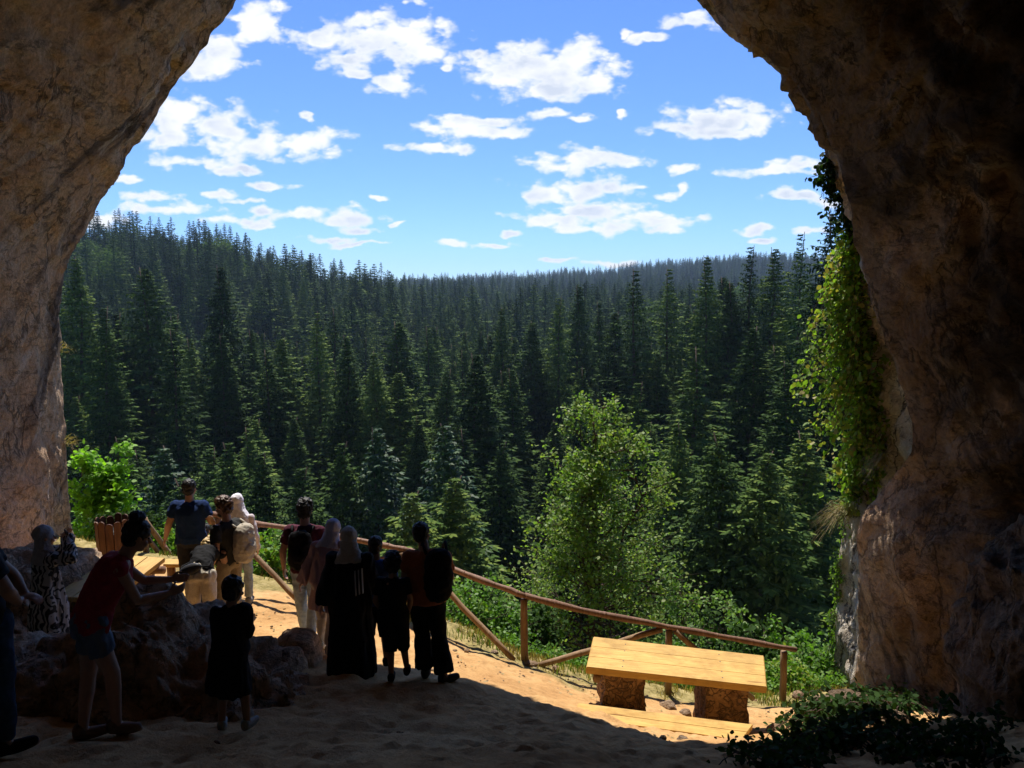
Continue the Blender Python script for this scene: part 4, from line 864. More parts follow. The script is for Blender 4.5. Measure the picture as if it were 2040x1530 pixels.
n = 5200; x = rs_.uniform(-2.2, 5.4, n); yv = np.interp(x, EX, EY) + rs_.uniform(.1, 2.2, n); k_ = fbm(np.c_[x, yv, 0 * x] * .9, 3, 53) > -.1; x, yv = x[k_], yv[k_]
gp_ = np.repeat(np.c_[x, yv, gz(x, yv)], 5, 0); m_ = len(gp_); gp_ = gp_ + np.c_[rs_.normal(size=(m_, 2)) * .05, rs_.uniform(.03, .28, m_)]
o = leaf_obj('ground_cover', leaves(gp_, rs_.normal(size=(m_, 3)) + [0, 0, .2], rs_.uniform(.03, .075, m_), rs_), 'leaf_weed'); tag(o, 'low leafy weeds covering the bank beyond the railing', 'weeds', kind='stuff')
# ---------------------------------------------------------------- creeper on the right rock edge
def nearest_t(px, py):
    i = np.argmin((DO[NT // 2:, 0] - px) ** 2 * 0 + (DO[NT // 2:, 1] - py) ** 2) + NT // 2; return i
def creeper(name, y0, y1, n_str, reach, per, size, seed, label, mat='leaf_ivy', back=12, dens=None):
    rs_ = np.random.RandomState(seed); lines, P_, D_, S_ = [], [], [], []
    for k in range(n_str):
        py = rs_.uniform(y0, y1); j = nearest_t(0, py); s_idx = mi + rs_.randint(-back, 5); q = arch_pt(s_idx, j).copy()
        rch = reach(py) * rs_.uniform(.25, 1.0); L = rch * 1.2; d0 = np.array([-rs_.uniform(.5, 1.0), rs_.uniform(-.35, .45), rs_.uniform(-.2, .55)])
        pts = [q]; v = d0 * L / 5
        for i in range(6): pts.append(pts[-1] + v + rs_.normal(size=3) * .02); v = v + np.array([.01, 0, -.035 * (1 + L)])
        lines.append(pts)
        for i in range(len(pts) - 1):
            m_ = per; t = rs_.rand(m_, 1); pp = pts[i] + (pts[i + 1] - pts[i]) * t + rs_.normal(size=(m_, 3)) * .05
            P_.append(pp); D_.append(rs_.normal(size=(m_, 3)) * .5 + [-.35, -.2, -.6]); S_.append(size * rs_.uniform(.6, 1.3, m_))
    e = empty(name, tuple(lines[0][0])); loc = np.array(e.location); mb = MB()
    for pts in lines: mb.tube([p_ - loc for p_ in pts], [.007, .006, .006, .005, .004, .003, .002], 4, cap=False)
    mb.build('stem', M['bark'], e); v = leaves(np.concatenate(P_), np.concatenate(D_), np.concatenate(S_) * np.random.RandomState(1).uniform(.6, 1.35, sum(len(q) for q in S_)), rs_, 1.1, .35)
    mesh_obj('foliage', v.reshape(-1, 3) - loc, np.arange(v.shape[0] * 8).reshape(-1, 8), M[mat], e); return tag(e, label, 'creeper')
def rch(py): return float(np.interp(py, [280, 420, 480, 560, 640, 720, 760, 850, 950, 1050, 1200, 1330], [.10, .14, .55, .8, .85, 1.05, .95, .6, .35, .25, .22, .25]))
creeper('creeper', 465, 960, 250, rch, 5, .08, 5, 'sunlit yellow-green creeper hanging over the right rock edge', back=12)
creeper('creeper', 290, 480, 34, lambda p_: .16, 4, .085, 6, 'dark sparse end of the creeper trailing up the rock against the sky', mat='leaf_dark', back=4)
creeper('creeper', 960, 1340, 38, rch, 4, .05, 8, 'thin creeper trailing down the left side of the sunlit rock strip', back=3)
# sprig sticking out against the sky
rs_ = np.random.RandomState(3); A_ = P(1680, 352, 12.2); B_ = P(1603, 358, 12.0); e = empty('creeper_sprig', tuple(A_)); mb = MB(); pts = [(B_ - A_) * t + np.array([0, 0, .06 * math.sin(3.1 * t)]) for t in np.linspace(0, 1, 7)]
mb.tube(pts, [.008, .007, .006, .006, .005, .004, .003], 5); mb.build('stem', M['bark'], e); pp = np.array([pts[0] + (pts[-1] - pts[0]) * t for t in rs_.uniform(.15, 1, 26)]) + rs_.normal(size=(26, 3)) * .03
v = leaves(pp, rs_.normal(size=(26, 3)) * .35 + [0, 0, -1], rs_.uniform(.07, .12, 26), rs_, 1.2, .1); mesh_obj('foliage', v.reshape(-1, 3), np.arange(26 * 8).reshape(-1, 8), M['leaf_dark'], e); tag(e, 'leafy creeper sprig sticking out leftwards against the sky from the right rock', 'creeper')
# dry grass tufts on ledges
def tuft(px, py, d, n, L, label, mat='straw', seed=0, dirx=-1.0, grp='grass tufts on the rock ledges'):
    rs_ = np.random.RandomState(seed); p = P(px, py, d); mb_v = []; 
    for k in range(n):
        a = rs_.uniform(-.3, 1.0); l = L * rs_.uniform(.5, 1.1); d_ = np.array([dirx * math.cos(a) * rs_.uniform(.3, 1), rs_.uniform(-.5, .3), math.sin(a) + .3]); d_ /= np.linalg.norm(d_); s = np.array([.1, .2, .3]); s = np.cross(d_, s); s /= np.linalg.norm(s); s *= .004
        b = rs_.normal(size=3) * .05; pts = [b + d_ * l * t + np.array([0, 0, -.75 * l * t * t]) for t in (0, .35, .7, 1)]
        for i in range(3): mb_v.append([pts[i] - s, pts[i] + s, pts[i + 1] + s * .7, pts[i + 1] - s * .7])
    v = np.array(mb_v).reshape(-1, 3); o = mesh_obj('grass_tuft', v, np.arange(len(v)).reshape(-1, 4), M[mat], loc=tuple(p)); return tag(o, label, 'grass tuft', grp)
tuft(1690, 1025, 12.5, 220, .62, 'dry golden grass tuft jutting out above the sunlit rock strip', seed=1); tuft(1700, 1020, 12.4, 120, .5, 'greener grass tuft mixed beside the golden one on the right rock', 'grass', 2)
tuft(1760, 920, 11.6, 160, .42, 'dry grass hanging in the hollow of the right rock', seed=3); tuft(126, 695, 13.2, 22, .2, 'tiny dry tuft halfway up the left rock edge', seed=4, dirx=1.0); tuft(136, 880, 13.2, 40, .26, 'reddish dry tuft on the left rock edge just above the bush', seed=5, dirx=1.0)
# creeping plants in the shade at the lower right
def trailing(name, starts, L, per, size, mat, seed, label):
    rs_ = np.random.RandomState(seed); lines, P_, D_, S_ = [], [], [], []
    for (px, py, dx) in starts:
        q = onray(px, py) + [0, 0, .06]; pts = [q]; a = dx + rs_.uniform(-.35, .35); v = np.array([math.cos(a), math.sin(a) * .5, .75]) * L / 6
        for i in range(7): pts.append(pts[-1] + v + rs_.normal(size=3) * .02); v = v + np.array([0, 0, -.045 * L * 2])
        lines.append(pts)
        for i in range(1, 7):
            t = rs_.rand(per, 1); P_.append(pts[i] + (pts[i + 1] - pts[i]) * t + rs_.normal(size=(per, 3)) * .05); D_.append(rs_.normal(size=(per, 3)) * .6 + [0, -.3, -.2]); S_.append(size * rs_.uniform(.6, 1.3, per))
    e = empty(name, tuple(lines[0][0])); loc = np.array(e.location); mb = MB()
    for pts in lines: mb.tube([p_ - loc for p_ in pts], [.009, .008, .007, .006, .005, .004, .003, .002], 5, cap=False)
    mb.build('stem', M['bark'], e); v = leaves(np.concatenate(P_), np.concatenate(D_), np.concatenate(S_), rs_, 1.15, .6); mesh_obj('foliage', v.reshape(-1, 3) - loc, np.arange(v.shape[0] * 8).reshape(-1, 8), M[mat], e); return tag(e, label, 'plant')
q = np.random.RandomState(9)
trailing('creeping_plant', [(q.uniform(1650, 1820), q.uniform(1425, 1525), math.pi * q.uniform(.7, 1.1)) for _ in range(42)], 1.0, 8, .08, 'leaf_dark', 21, 'dark leafy runners reaching left over the stones at the foot of the right wall')
trailing('creeping_plant', [(q.uniform(1500, 1660), q.uniform(1500, 1570), math.pi * q.uniform(.4, 1.1)) for _ in range(34)], .5, 8, .06, 'leaf_dark', 22, 'dark low weed clump at the bottom edge, right of the sunk bench')
trailing('creeping_plant', [(q.uniform(1760, 2000), q.uniform(1465, 1550), math.pi * q.uniform(0, 1.0)) for _ in range(46)], .6, 8, .065, 'leaf_dark', 23, 'dark weeds in the shade in the lower right corner')
trailing('creeping_plant', [(q.uniform(1660, 1900), q.uniform(1395, 1455), math.pi * q.uniform(.3, 1.1)) for _ in range(44)], .95, 8, .075, 'leaf_dark', 24, 'dark leafy stems rising against the base of the right wall')
# ---------------------------------------------------------------- people
def unit(v): v = np.array(v, float); return v / (np.linalg.norm(v) + 1e-9)
class Body:
    """closed pieces that a voxel remesh melts into ONE continuous surface"""
    def __init__(s): s.mb = MB()
    def cap(s, a, b, ra, rb, n=14, flat=False):
        a, b = np.array(a, float), np.array(b, float); d = unit(b - a); P_, R_ = [], []
        if flat: P_ = [a, a + (b - a) * .5, b]; R_ = [ra, (ra + rb) / 2, rb]
        else:
            for t in (-1, -.85, -.5, 0): P_.append(a + d * ra * t); R_.append(max(ra * math.sqrt(max(0, 1 - t * t)), ra * .05))
            for t in (.33, .66): P_.append(a + (b - a) * t); R_.append(ra + (rb - ra) * t)
            for t in (0, .5, .85, 1): P_.append(b + d * rb * t); R_.append(max(rb * math.sqrt(max(0, 1 - t * t)), rb * .05))
        s.mb.tube(P_, R_, n); return s
    def ell(s, c, r, ax=None):
        v, f = ICO[3]; q = v * np.array(r)
        if ax is not None: q = q @ np.array(ax)
        s.mb.add(q + np.array(c), f); return s
    def loft(s, secs, side, n=24):
        """secs: (centre, half width, half depth); elliptical rings square to the path"""
        m = len(secs); base = []; C_ = [np.array(q[0], float) for q in secs]
        for k, (c, w, dp) in enumerate(secs):
            t = unit(C_[min(k + 1, m - 1)] - C_[max(k - 1, 0)]); sd_ = side[k] if isinstance(side, list) else side
            a = unit(np.array(sd_) - t * np.dot(sd_, t)); b = np.cross(t, a)
            for j in range(n):
                an = 2 * math.pi * j / n; ca, sa = math.cos(an), math.sin(an); ca = math.copysign(abs(ca) ** .85, ca); sa = math.copysign(abs(sa) ** .85, sa)
                base.append(C_[k] + a * ca * w + b * sa * dp)
        f = [tuple(q) for q in grid_faces(m, n, True)] + [tuple(range(n - 1, -1, -1)), tuple(range((m - 1) * n, m * n))]
        s.mb.add(base, f); return s
    def out(s, name, mat, parent=None, vox=.012, smooth=2, wr=0.0, wrs=7.0, wz=1.0, seed=0, root=None):
        o = s.mb.build('tmp'); import bmesh
        bm = bmesh.new(); bm.from_mesh(o.data); bmesh.ops.recalc_face_normals(bm, faces=bm.faces); bm.to_mesh(o.data); bm.free()
        md = o.modifiers.new('r', 'REMESH'); md.mode = 'VOXEL'; md.voxel_size = vox
        sm = o.modifiers.new('s', 'SMOOTH'); sm.factor = .5; sm.iterations = smooth
        dg = bpy.context.evaluated_depsgraph_get(); me = bpy.data.meshes.new_from_object(o.evaluated_get(dg)); bpy.data.objects.remove(o)
        if wr > 0 and len(me.vertices):
            co = np.empty(len(me.vertices) * 3, np.float32); me.vertices.foreach_get('co', co); co = co.reshape(-1, 3); nn = np.array([v.normal[:] for v in me.vertices])
            d = fbm(co * [wrs, wrs, wrs * wz] + seed, 3, seed % 50, .5, True) - .4; co += (nn * (d * wr)[:, None]).astype(np.float32); me.vertices.foreach_set('co', co.ravel())
        me.polygons.foreach_set('use_smooth', np.ones(len(me.polygons), bool)); me.materials.clear(); me.materials.append(mat); me.name = name
        p = bpy.data.objects.new(name, me); COL.objects.link(p)
        if parent is not None: p.parent = parent
        return p
def skin_mat(name, col):
    m, nt, b = mat_new(name); v = objc(nt); c = ramp(nt, noise(nt, v, 18, 4), [(.3, [k * .88 for k in col]), (.7, [min(1, k * 1.08) for k in col])])
    nt.links.new(c, b.inputs['Base Color']); b.inputs['Roughness'].default_value = .55; b.inputs['Subsurface Weight'].default_value = 0.0; return m
SK = {'tan': skin_mat('skin_tan', (.46, .25, .155)), 'fair': skin_mat('skin_fair', (.60, .36, .25)), 'brown': skin_mat('skin_brown', (.33, .17, .10))}
_cl = {}
def cloth(name, col, rough=.85, var=.12, sc=60):
    if name not in _cl: _cl[name] = simple(name, col, rough, var, sc, .35, .002, .15)
    return _cl[name]
HAIR = {'black': simple('black_hair', (.012, .010, .009), .55, .5, 40, .6, .004, .5), 'brown': simple('brown_hair', (.10, .05, .022), .5, .4, 40, .6, .004, .5), 'blond': simple('blond_hair', (.48, .33, .13), .5, .3, 40, .6, .004, .5)}
DEF = dict(neck=(0, .01, 1.46), head=(0, .03, 1.625), shL=(-.175, 0, 1.385), shR=(.175, 0, 1.385), elL=(-.235, -.03, 1.13), elR=(.235, -.03, 1.13), wrL=(-.25, .04, .89), wrR=(.25, .04, .89),
 hipL=(-.09, 0, .92), hipR=(.09, 0, .92), knL=(-.10, .02, .50), knR=(.10, .02, .50), anL=(-.10, 0, .085), anR=(.10, 0, .085), toL=None, toR=None, pelvis=(0, 0, .96), waist=(0, 0, 1.09), chest=(0, .005, 1.30), face=(0, 1, 0), look=None, side=(1, 0, 0), handL=None, handR=None)
def hand(B, w, d, palm_n, s=1.0, curl=.5, mirror=1):
    """palm, four unequal curled fingers and a thumb from the side of the palm"""
    w = np.array(w, float); d = unit(d); n = unit(np.array(palm_n) - d * np.dot(palm_n, d)); sd_ = np.cross(d, n) * mirror
    pc = w + d * .045 * s; ax = np.array([sd_, n, d]); B.ell(pc, (.041 * s, .018 * s, .052 * s), ax)
    for k, (o_, L) in enumerate(((-.030, .062), (-.010, .075), (.010, .078), (.029, .070))):
        a = w + d * .082 * s + sd_ * o_ * s; ang_ = curl * (1.0 + .15 * (3 - k)); r = .0092 * s; p0 = a - d * .02 * s; p1 = a + (d * math.cos(ang_ * .5) + n * math.sin(ang_ * .5)) * L * .5 * s
        p2 = p1 + (d * math.cos(ang_ * 1.3) + n * math.sin(ang_ * 1.3)) * L * .5 * s; B.cap(p0, p1, r * 1.08, r, 8); B.cap(p1, p2, r, r * .8, 8)
    t0 = w + d * .028 * s + sd_ * .030 * s; t1 = t0 + (d * .7 + sd_ * .75 + n * .25) * .036 * s; t2 = t1 + (d * .95 + sd_ * .2 + n * .35) * .032 * s; B.cap(t0, t1, .0135 * s, .011 * s, 8); B.cap(t1, t2, .011 * s, .009 * s, 8)
def person(px, py, d, H, label, J=None, yaw=0.0, skin='tan', hair='black', hairstyle='short', garments=(), shoes=None, build=1.0, vox=.011, top=None, base=None, group=None, female=False, headr=1.0, beard=False):
    if top is not None:
        q0 = P(px, py, d); H2 = tz(top) * d - gs(q0[0], q0[1]); print('PERSON', label[:30], 'H', H, '->', round(H2, 2)); H = min(max(H2, H * .93), H * 1.07)
    j = dict(DEF); j.update(J or {}); s = H / 1.75
    j = {k: (np.array(v, float) if v is not None else None) for k, v in j.items()}
    hf = 1.0 / s if H < 1.5 else 1.0; hs = (0.5 + 0.5 * hf) * headr       # children: larger heads
    cy_, sy_ = math.cos(yaw), math.sin(yaw); Rz = np.array([[cy_, -sy_, 0], [sy_, cy_, 0], [0, 0, 1]])
    for k in j:
        if j[k] is not None: j[k] = Rz @ j[k]
    if base is None:
        b_ = P(px, py, d); base = np.array([b_[0], b_[1], max(gs(b_[0] + j['an' + q][0] * s, b_[1] + j['an' + q][1] * s + o_) for q in 'LR' for o_ in (0, .1)) + .006])
    side, face = unit(j['side']), unit(j['face']); B = Body(); bw = build; hd = j['head']; hu = unit(hd - j['neck']); hup = unit(hu * .6 + np.array([0, 0, .4])); fc = unit(face - hup * np.dot(face, hup)); hsd = np.cross(fc, hup)
    look = fc; ax = np.array([hsd, fc, hup])
    # torso
    wa, ch, pe, nk = j['waist'], j['chest'], j['pelvis'], j['neck']; wf = .86 if female else 1.0
    B.loft([(pe - unit(wa - pe) * .10, .11 * bw, .085 * bw), (pe - unit(wa - pe) * .04, .158 * bw, .112 * bw), (pe + (wa - pe) * .4, .155 * bw, .105 * bw), (wa, .132 * bw * wf, .095 * bw), ((wa + ch) / 2, .145 * bw * wf, .102 * bw), (ch, .165 * bw * wf, .108 * bw), (ch + (nk - ch) * .55, .150 * bw * wf, .085 * bw), (ch + (nk - ch) * .85, .08 * bw, .06), (nk, .052, .052)], side)
    if female: 
        fwd = unit(np.cross(np.array([0, 0, 1.]), side)); 
        for sg in (-1, 1): B.ell(ch + side * .07 * sg + fwd * .075 * (1 if np.dot(fwd, j['face']) > -.2 else -1) - unit(nk - wa) * .01, (.062, .062, .062))
    B.cap(nk - unit(hd - nk) * .03, nk + (hd - nk) * .5, .061, .056); B.cap(j['shL'], nk - [0, 0, .05], .055 * bw, .05); B.cap(j['shR'], nk - [0, 0, .05], .055 * bw, .05)
    # head with jaw, nose, ears, brow
    R0 = .094 * hs; T = lambda a, b, c: hd + hsd * a * hs + fc * b * hs + hup * c * hs
    B.ell(T(0, -.005, .035), (.076 * hs, .095 * hs, .088 * hs), ax); B.ell(T(0, .030, -.045), (.058 * hs, .060 * hs, .066 * hs), ax); B.ell(T(0, .050, -.085), (.034 * hs, .034 * hs, .024 * hs), ax)
    B.cap(T(0, .085, .012), T(0, .112, -.025), .010 * hs, .015 * hs, 8); B.ell(T(0, .088, -.055), (.024 * hs, .012 * hs, .010 * hs), ax); B.ell(T(0, .082, .035), (.052 * hs, .014 * hs, .010 * hs), ax)
    for sg in (-1, 1): B.ell(T(.078 * sg, -.005, -.005), (.011 * hs, .020 * hs, .032 * hs), ax); B.ell(T(.045 * sg, .066, -.03), (.022 * hs, .018 * hs, .02 * hs), ax)
    # limbs
    for S_ in 'LR':
        sh, el, wr, hp, kn, an = (j[q + S_] for q in ('sh', 'el', 'wr', 'hip', 'kn', 'an')); ab = .9 if female else bw
        B.ell(sh, (.062 * ab, .060 * ab, .060 * ab)); B.cap(sh, el, .052 * ab, .040 * ab); B.cap(el, el + (wr - el) * .35, .041 * ab, .041 * ab); B.cap(el + (wr - el) * .3, wr, .040 * ab, .026)
        hdv = j['hand' + S_] if j['hand' + S_] is not None else wr - el; sg = -1 if S_ == 'L' else 1
        pn = -side * sg if abs(np.dot(unit(hdv), side)) < .7 else np.array([0, 0, -1.]); hand(B, wr, hdv, pn, .95 if female else 1.0, .55, -1 if S_ == 'L' else 1)
        B.cap(hp, kn, .086 * bw, .056 * bw); B.cap(kn, kn + (an - kn) * .35 + np.array([0, 0, 0]), .055 * bw, .055 * bw); B.cap(kn + (an - kn) * .28, an, .054 * bw, .037)
        fd = j['to' + S_] if j['to' + S_] is not None else j['face'] * [1, 1, 0]; fd = unit(fd); j['to' + S_] = fd
        B.cap(an + [0, 0, -.02] - fd * .03, an - [0, 0, .045] + fd * .06, .040, .034); B.cap(an - [0, 0, .050] + fd * .02, an - [0, 0, .058] + fd * .17, .034, .024)
    B.mb.v = [tuple(np.array(q) * s) for q in B.mb.v]
    body = B.out('person', SK[skin], vox=vox * s * .72, smooth=2); body.location = tuple(base); tag(body, label, 'person', group)
    def part(BB, name, mat, **k):
        BB.mb.v = [tuple(np.array(q) * s) for q in BB.mb.v]; return BB.out(name, mat, body, vox=k.pop('vox', vox) * s, **k)
    # eyes
    for sg in (-1, 1):
        E_ = Body(); E_.ell(T(.032 * sg, .080, .012), (.012 * hs, .009 * hs, .008 * hs), ax); part(E_, 'eye', cloth('eye_dark', (.03, .02, .015), .2), vox=.0035, smooth=0)
    # hair
    if hairstyle in ('short', 'curly', 'bun', 'tied'):
        Hh = Body(); Hh.ell(T(0, -.018, .052), (.086 * hs, .098 * hs, .090 * hs), ax); Hh.ell(T(0, -.045, -.010), (.074 * hs, .058 * hs, .065 * hs), ax)
        if hairstyle == 'curly': Hh.ell(T(0, .005, .095), (.080 * hs, .088 * hs, .060 * hs), ax)
        if hairstyle == 'bun': Hh.ell(T(0, -.045, .155), (.055, .055, .045), ax)
        if hairstyle == 'tied': Hh.cap(T(0, .02, .115), T(.02, .06, .17), .03, .05); Hh.ell(T(.02, .07, .15), (.05, .05, .045))
        part(Hh, 'hair', HAIR[hair], wr=.020 if hairstyle == 'curly' else .011, wrs=22, seed=int(px) % 40, vox=.008)
    if beard: Bd = Body(); Bd.ell(T(0, .048, -.080), (.055 * hs, .052 * hs, .036 * hs), ax); part(Bd, 'beard', HAIR[hair], wr=.006, wrs=30, vox=.008)
    for gspec in garments:
        kind, mat = gspec[0], gspec[1]; o = gspec[2] if len(gspec) > 2 else {}
        G = Body(); fit = o.get('fit', 1.0)
        if kind in ('tshirt', 'tank', 'longshirt'):
            hem = pe + (pe - wa) * o.get('hem', .35); hw = o.get('hemw', .178); e_ = .018
            G.loft([(hem, hw * bw * fit, .128 * bw * fit), (pe + (wa - pe) * .3, .170 * bw * fit, .122 * bw * fit), (wa, .155 * bw * fit * (wf * .95 if female else 1), .118 * bw * fit), (ch, .178 * bw * wf * fit, .124 * bw * fit), (ch + (nk - ch) * .5, .172 * bw * wf, .104 * bw), (ch + (nk - ch) * .78, .110 * bw, .082), (nk - unit(nk - ch) * .005, .066, .064)], side)
            if female:
                fwd = unit(np.cross(np.array([0, 0, 1.]), side))
                for sg in (-1, 1): G.ell(ch + side * .07 * sg + fwd * .082 * (1 if np.dot(fwd, j['face']) > -.2 else -1), (.070, .070, .070))
            for S_ in 'LR':
                sh, el, wr = (j[q + S_] for q in ('sh', 'el', 'wr')); a_ = .066 * (bw if not female else .88)
                G.cap(sh, nk - unit(nk - ch) * .055, a_ * .92, .06)
                if kind == 'tshirt': G.ell(sh, (a_, a_, a_)); G.cap(sh, sh + (el - sh) * .62, a_, a_ * .95, flat=True)
                if kind == 'longshirt': G.ell(sh, (a_, a_, a_)); G.cap(sh, el, a_, .058 * fit); G.cap(el, wr + (el - wr) * .02, .058 * fit, .046 * fit * o.get('cuff', 1)); 
            part(G, o.get('name', 'shirt'), mat, wr=.013, wrs=6.5, wz=.7, seed=int(px) % 47)
        elif kind in ('trousers', 'shorts', 'skirt'):
            lo = o.get('len', .96 if kind == 'trousers' else .55); tp = o.get('taper', .058)
            G.loft([(pe - unit(wa - pe) * .12, .10 * bw, .10 * bw), (pe - unit(wa - pe) * .05, .168 * bw, .128 * bw), (pe + (wa - pe) * .35, .163 * bw, .118 * bw), (pe + (wa - pe) * .72, .150 * bw * (wf * 1.04 if female else 1), .110 * bw)], side)
            for S_ in 'LR':
                hp, kn, an = (j[q + S_] for q in ('hip', 'kn', 'an')); G.ell(hp, (.098 * bw * fit,) * 3)
                if female: G.ell(hp - unit(np.cross(np.array([0, 0, 1.]), side)) * .035 * (1 if o.get('bum', 1) > 0 else -1) + [0, 0, .0], (.088, .085, .095))
                if lo > .5:
                    G.cap(hp, kn, .096 * bw * fit, .068 * bw * fit); e2 = kn + (an - kn) * ((lo - .5) / .5); G.cap(kn, e2, .067 * bw * fit, (.067 + (tp - .067) * (lo - .5) * 2) * bw * fit, flat=kind == 'shorts' or True)
                    G.ell(kn, (.067 * bw * fit,) * 3)
                else: G.cap(hp, hp + (kn - hp) * lo * 2, .098 * bw * fit, .090 * bw * fit, flat=True)
            part(G, o.get('name', kind), mat, wr=.010, wrs=7, wz=.8, seed=int(px) % 41)
        elif kind == 'robe':        # falls from the shoulders, wider below
            lo = o.get('len', .03); w0 = o.get('w', .27); dd = o.get('dp', .2); cx = o.get('shift', np.zeros(3)); C0 = np.array([pe[0], pe[1], 0]) + np.array(cx)
            ctr = lambda z, t: np.array([(ch * t + C0 * (1 - t))[0], (ch * t + C0 * (1 - t))[1], z])
            G.loft([(ctr(lo, 0), w0, dd), (ctr(lo + (pe[2] - lo) * .35, .1), w0 * .93, dd * .95), (ctr(lo + (pe[2] - lo) * .75, .3), w0 * .82, dd * .85), (pe, o.get('hipw', .19) * fit, .145 * fit), (wa, .168 * bw * fit, .13 * fit), (ch, .178 * bw * wf * fit, .126 * bw), (ch + (nk - ch) * .5, .168 * bw * wf, .10 * bw), (ch + (nk - ch) * .8, .10 * bw, .08), (nk, .06, .06)], side, 28)
            for S_ in 'LR':
                sh, el, wr = (j[q + S_] for q in ('sh', 'el', 'wr')); a_ = .070; G.ell(sh, (a_, a_, a_)); G.cap(sh, nk - [0, 0, .05], a_ * .9, .06); G.cap(sh, el, a_, .064 * fit); G.cap(el, wr, .064 * fit, .056 * o.get('cuff', 1.0), flat=True); G.ell(el, (.062 * fit,) * 3)
            part(G, o.get('name', 'robe'), mat, wr=.026, wrs=6, wz=.2, seed=int(px) % 43)
        elif kind == 'hijab':
            G.ell(T(0, -.022, .04), (.094 * hs, .105 * hs, .104 * hs), ax); G.ell(T(0, -.03, -.05), (.080 * hs, .075 * hs, .085 * hs), ax); m_ = (hd + nk) / 2 - fc * .02
            G.loft([(hd - hup * .02 - fc * .03, .088, .088), (m_ - hup * .03, .100, .098), (nk - hup * .03 - fc * .01, .140, .112), (nk - hup * .09 - fc * .015, .165, .125), (nk - hup * (.12 + o.get('drop', .0)) - fc * .02, .17, .125)], hsd)
            part(G, 'hijab', mat, wr=.009, wrs=10, wz=.8, seed=int(px) % 37, vox=.009)
        elif kind == 'cap':
            G.ell(T(0, -.012, .062), (.090 * hs, .103 * hs, .078 * hs), ax); bd = unit(o.get('brim', 1) * fc); up_ = hup
            G.ell(T(0, 0, .048) + bd * .115 * hs, (.068 * hs, .068 * hs, .009), np.array([hsd, bd, np.cross(hsd, bd)])); part(G, 'cap', mat, vox=.007)
        elif kind == 'shoes':
            for S_ in 'LR':
                G = Body(); an, fd = j['an' + S_], j['to' + S_]; sl = o.get('h', 0)
                G.cap(an - fd * .025 - [0, 0, .01], an - fd * .03 - [0, 0, .045], .052, .047); G.cap(an - [0, 0, .045] - fd * .03, an - [0, 0, .047] + fd * .15, .046, .038)
                b2 = an - np.array([0, 0, .073]); sdv = np.cross(fd, [0, 0, 1]); G.loft([(b2 - [0, 0, .012] + fd * .055, .047, .13), (b2 + [0, 0, .012] + fd * .055, .047, .13)], sdv) if False else G.ell(b2 + fd * .055, (.045, .122, .016), np.array([sdv, fd, np.array([0, 0, 1.])]))
                part(G, 'shoe', mat, vox=.008)
    body['_s'] = s
    return body, j, s, np.array(base)
def backpack(c, w, h, dp, yaw, label, mat, strap_pts=(), seed=0, tilt=0.0, big=1.0):
    c = np.array(c, float); e = empty('backpack', tuple(c), yaw); G = Body()
    for (z, a) in ((-.40, .9), (-.2, 1.0), (.05, 1.0), (.28, .92)): G.ell((0, tilt * z * h, z * h), (w / 2 * a, dp / 2 * a, h * .24))
    G.loft([((0, tilt * -.46 * h, -.46 * h), w * .44, dp * .40), ((0, tilt * -.3 * h, -.3 * h), w * .5, dp * .5), ((0, 0, 0), w * .5, dp * .5), ((0, tilt * .3 * h, .3 * h), w * .45, dp * .44), ((0, tilt * .46 * h, .46 * h), w * .30, dp * .28)], (1, 0, 0)); G.out('pack_body', mat, e, vox=.012, smooth=4, wr=.012, wrs=9, seed=seed)
    Gp = Body(); Gp.ell((0, -dp * .42, -.18 * h), (w * .36, dp * .22, h * .2)); Gp.out('front_pocket', mat, e, vox=.010, smooth=3, wr=.008, wrs=12, seed=seed + 1)
    for pts in strap_pts:
        mb = MB(); mb.tube([np.array(q) for q in pts], .016, 8); o = mb.build('strap', mat, e, smooth=True)
    mb = MB(); mb.tube([(-.04, 0, h * .45), (-.03, 0, h * .52), (.03, 0, h * .52), (.04, 0, h * .45)], .008, 6); mb.build('handle', mat, e, smooth=True)
    return tag(e, label, 'backpack')
C_ = cloth
BLK, NAVY = C_('black_cloth', (.012, .012, .013)), C_('navy_tshirt', (.010, .028, .10)); JEAN = C_('pale_jeans', (.30, .36, .42), .85, .2, 25); KHA = C_('khaki_trousers', (.25, .20, .13)); DK = C_('dark_trousers', (.025, .025, .03))
# ----- man in the blue shirt
person(388, 1230, 10.7, 1.86, 'man in blue t-shirt and dark trousers at the railing corner, back to us', top=960, J=dict(elR=(.27, .04, 1.17), wrR=(.20, .24, 1.10), elL=(-.27, -.05, 1.16), wrL=(-.36, .02, .93), shL=(-.19, 0, 1.395), shR=(.19, 0, 1.395)), skin='tan', build=1.12, hairstyle='short',
 garments=[('tshirt', NAVY, dict(hem=.5, fit=1.05)), ('trousers', DK), ('shoes', BLK)])
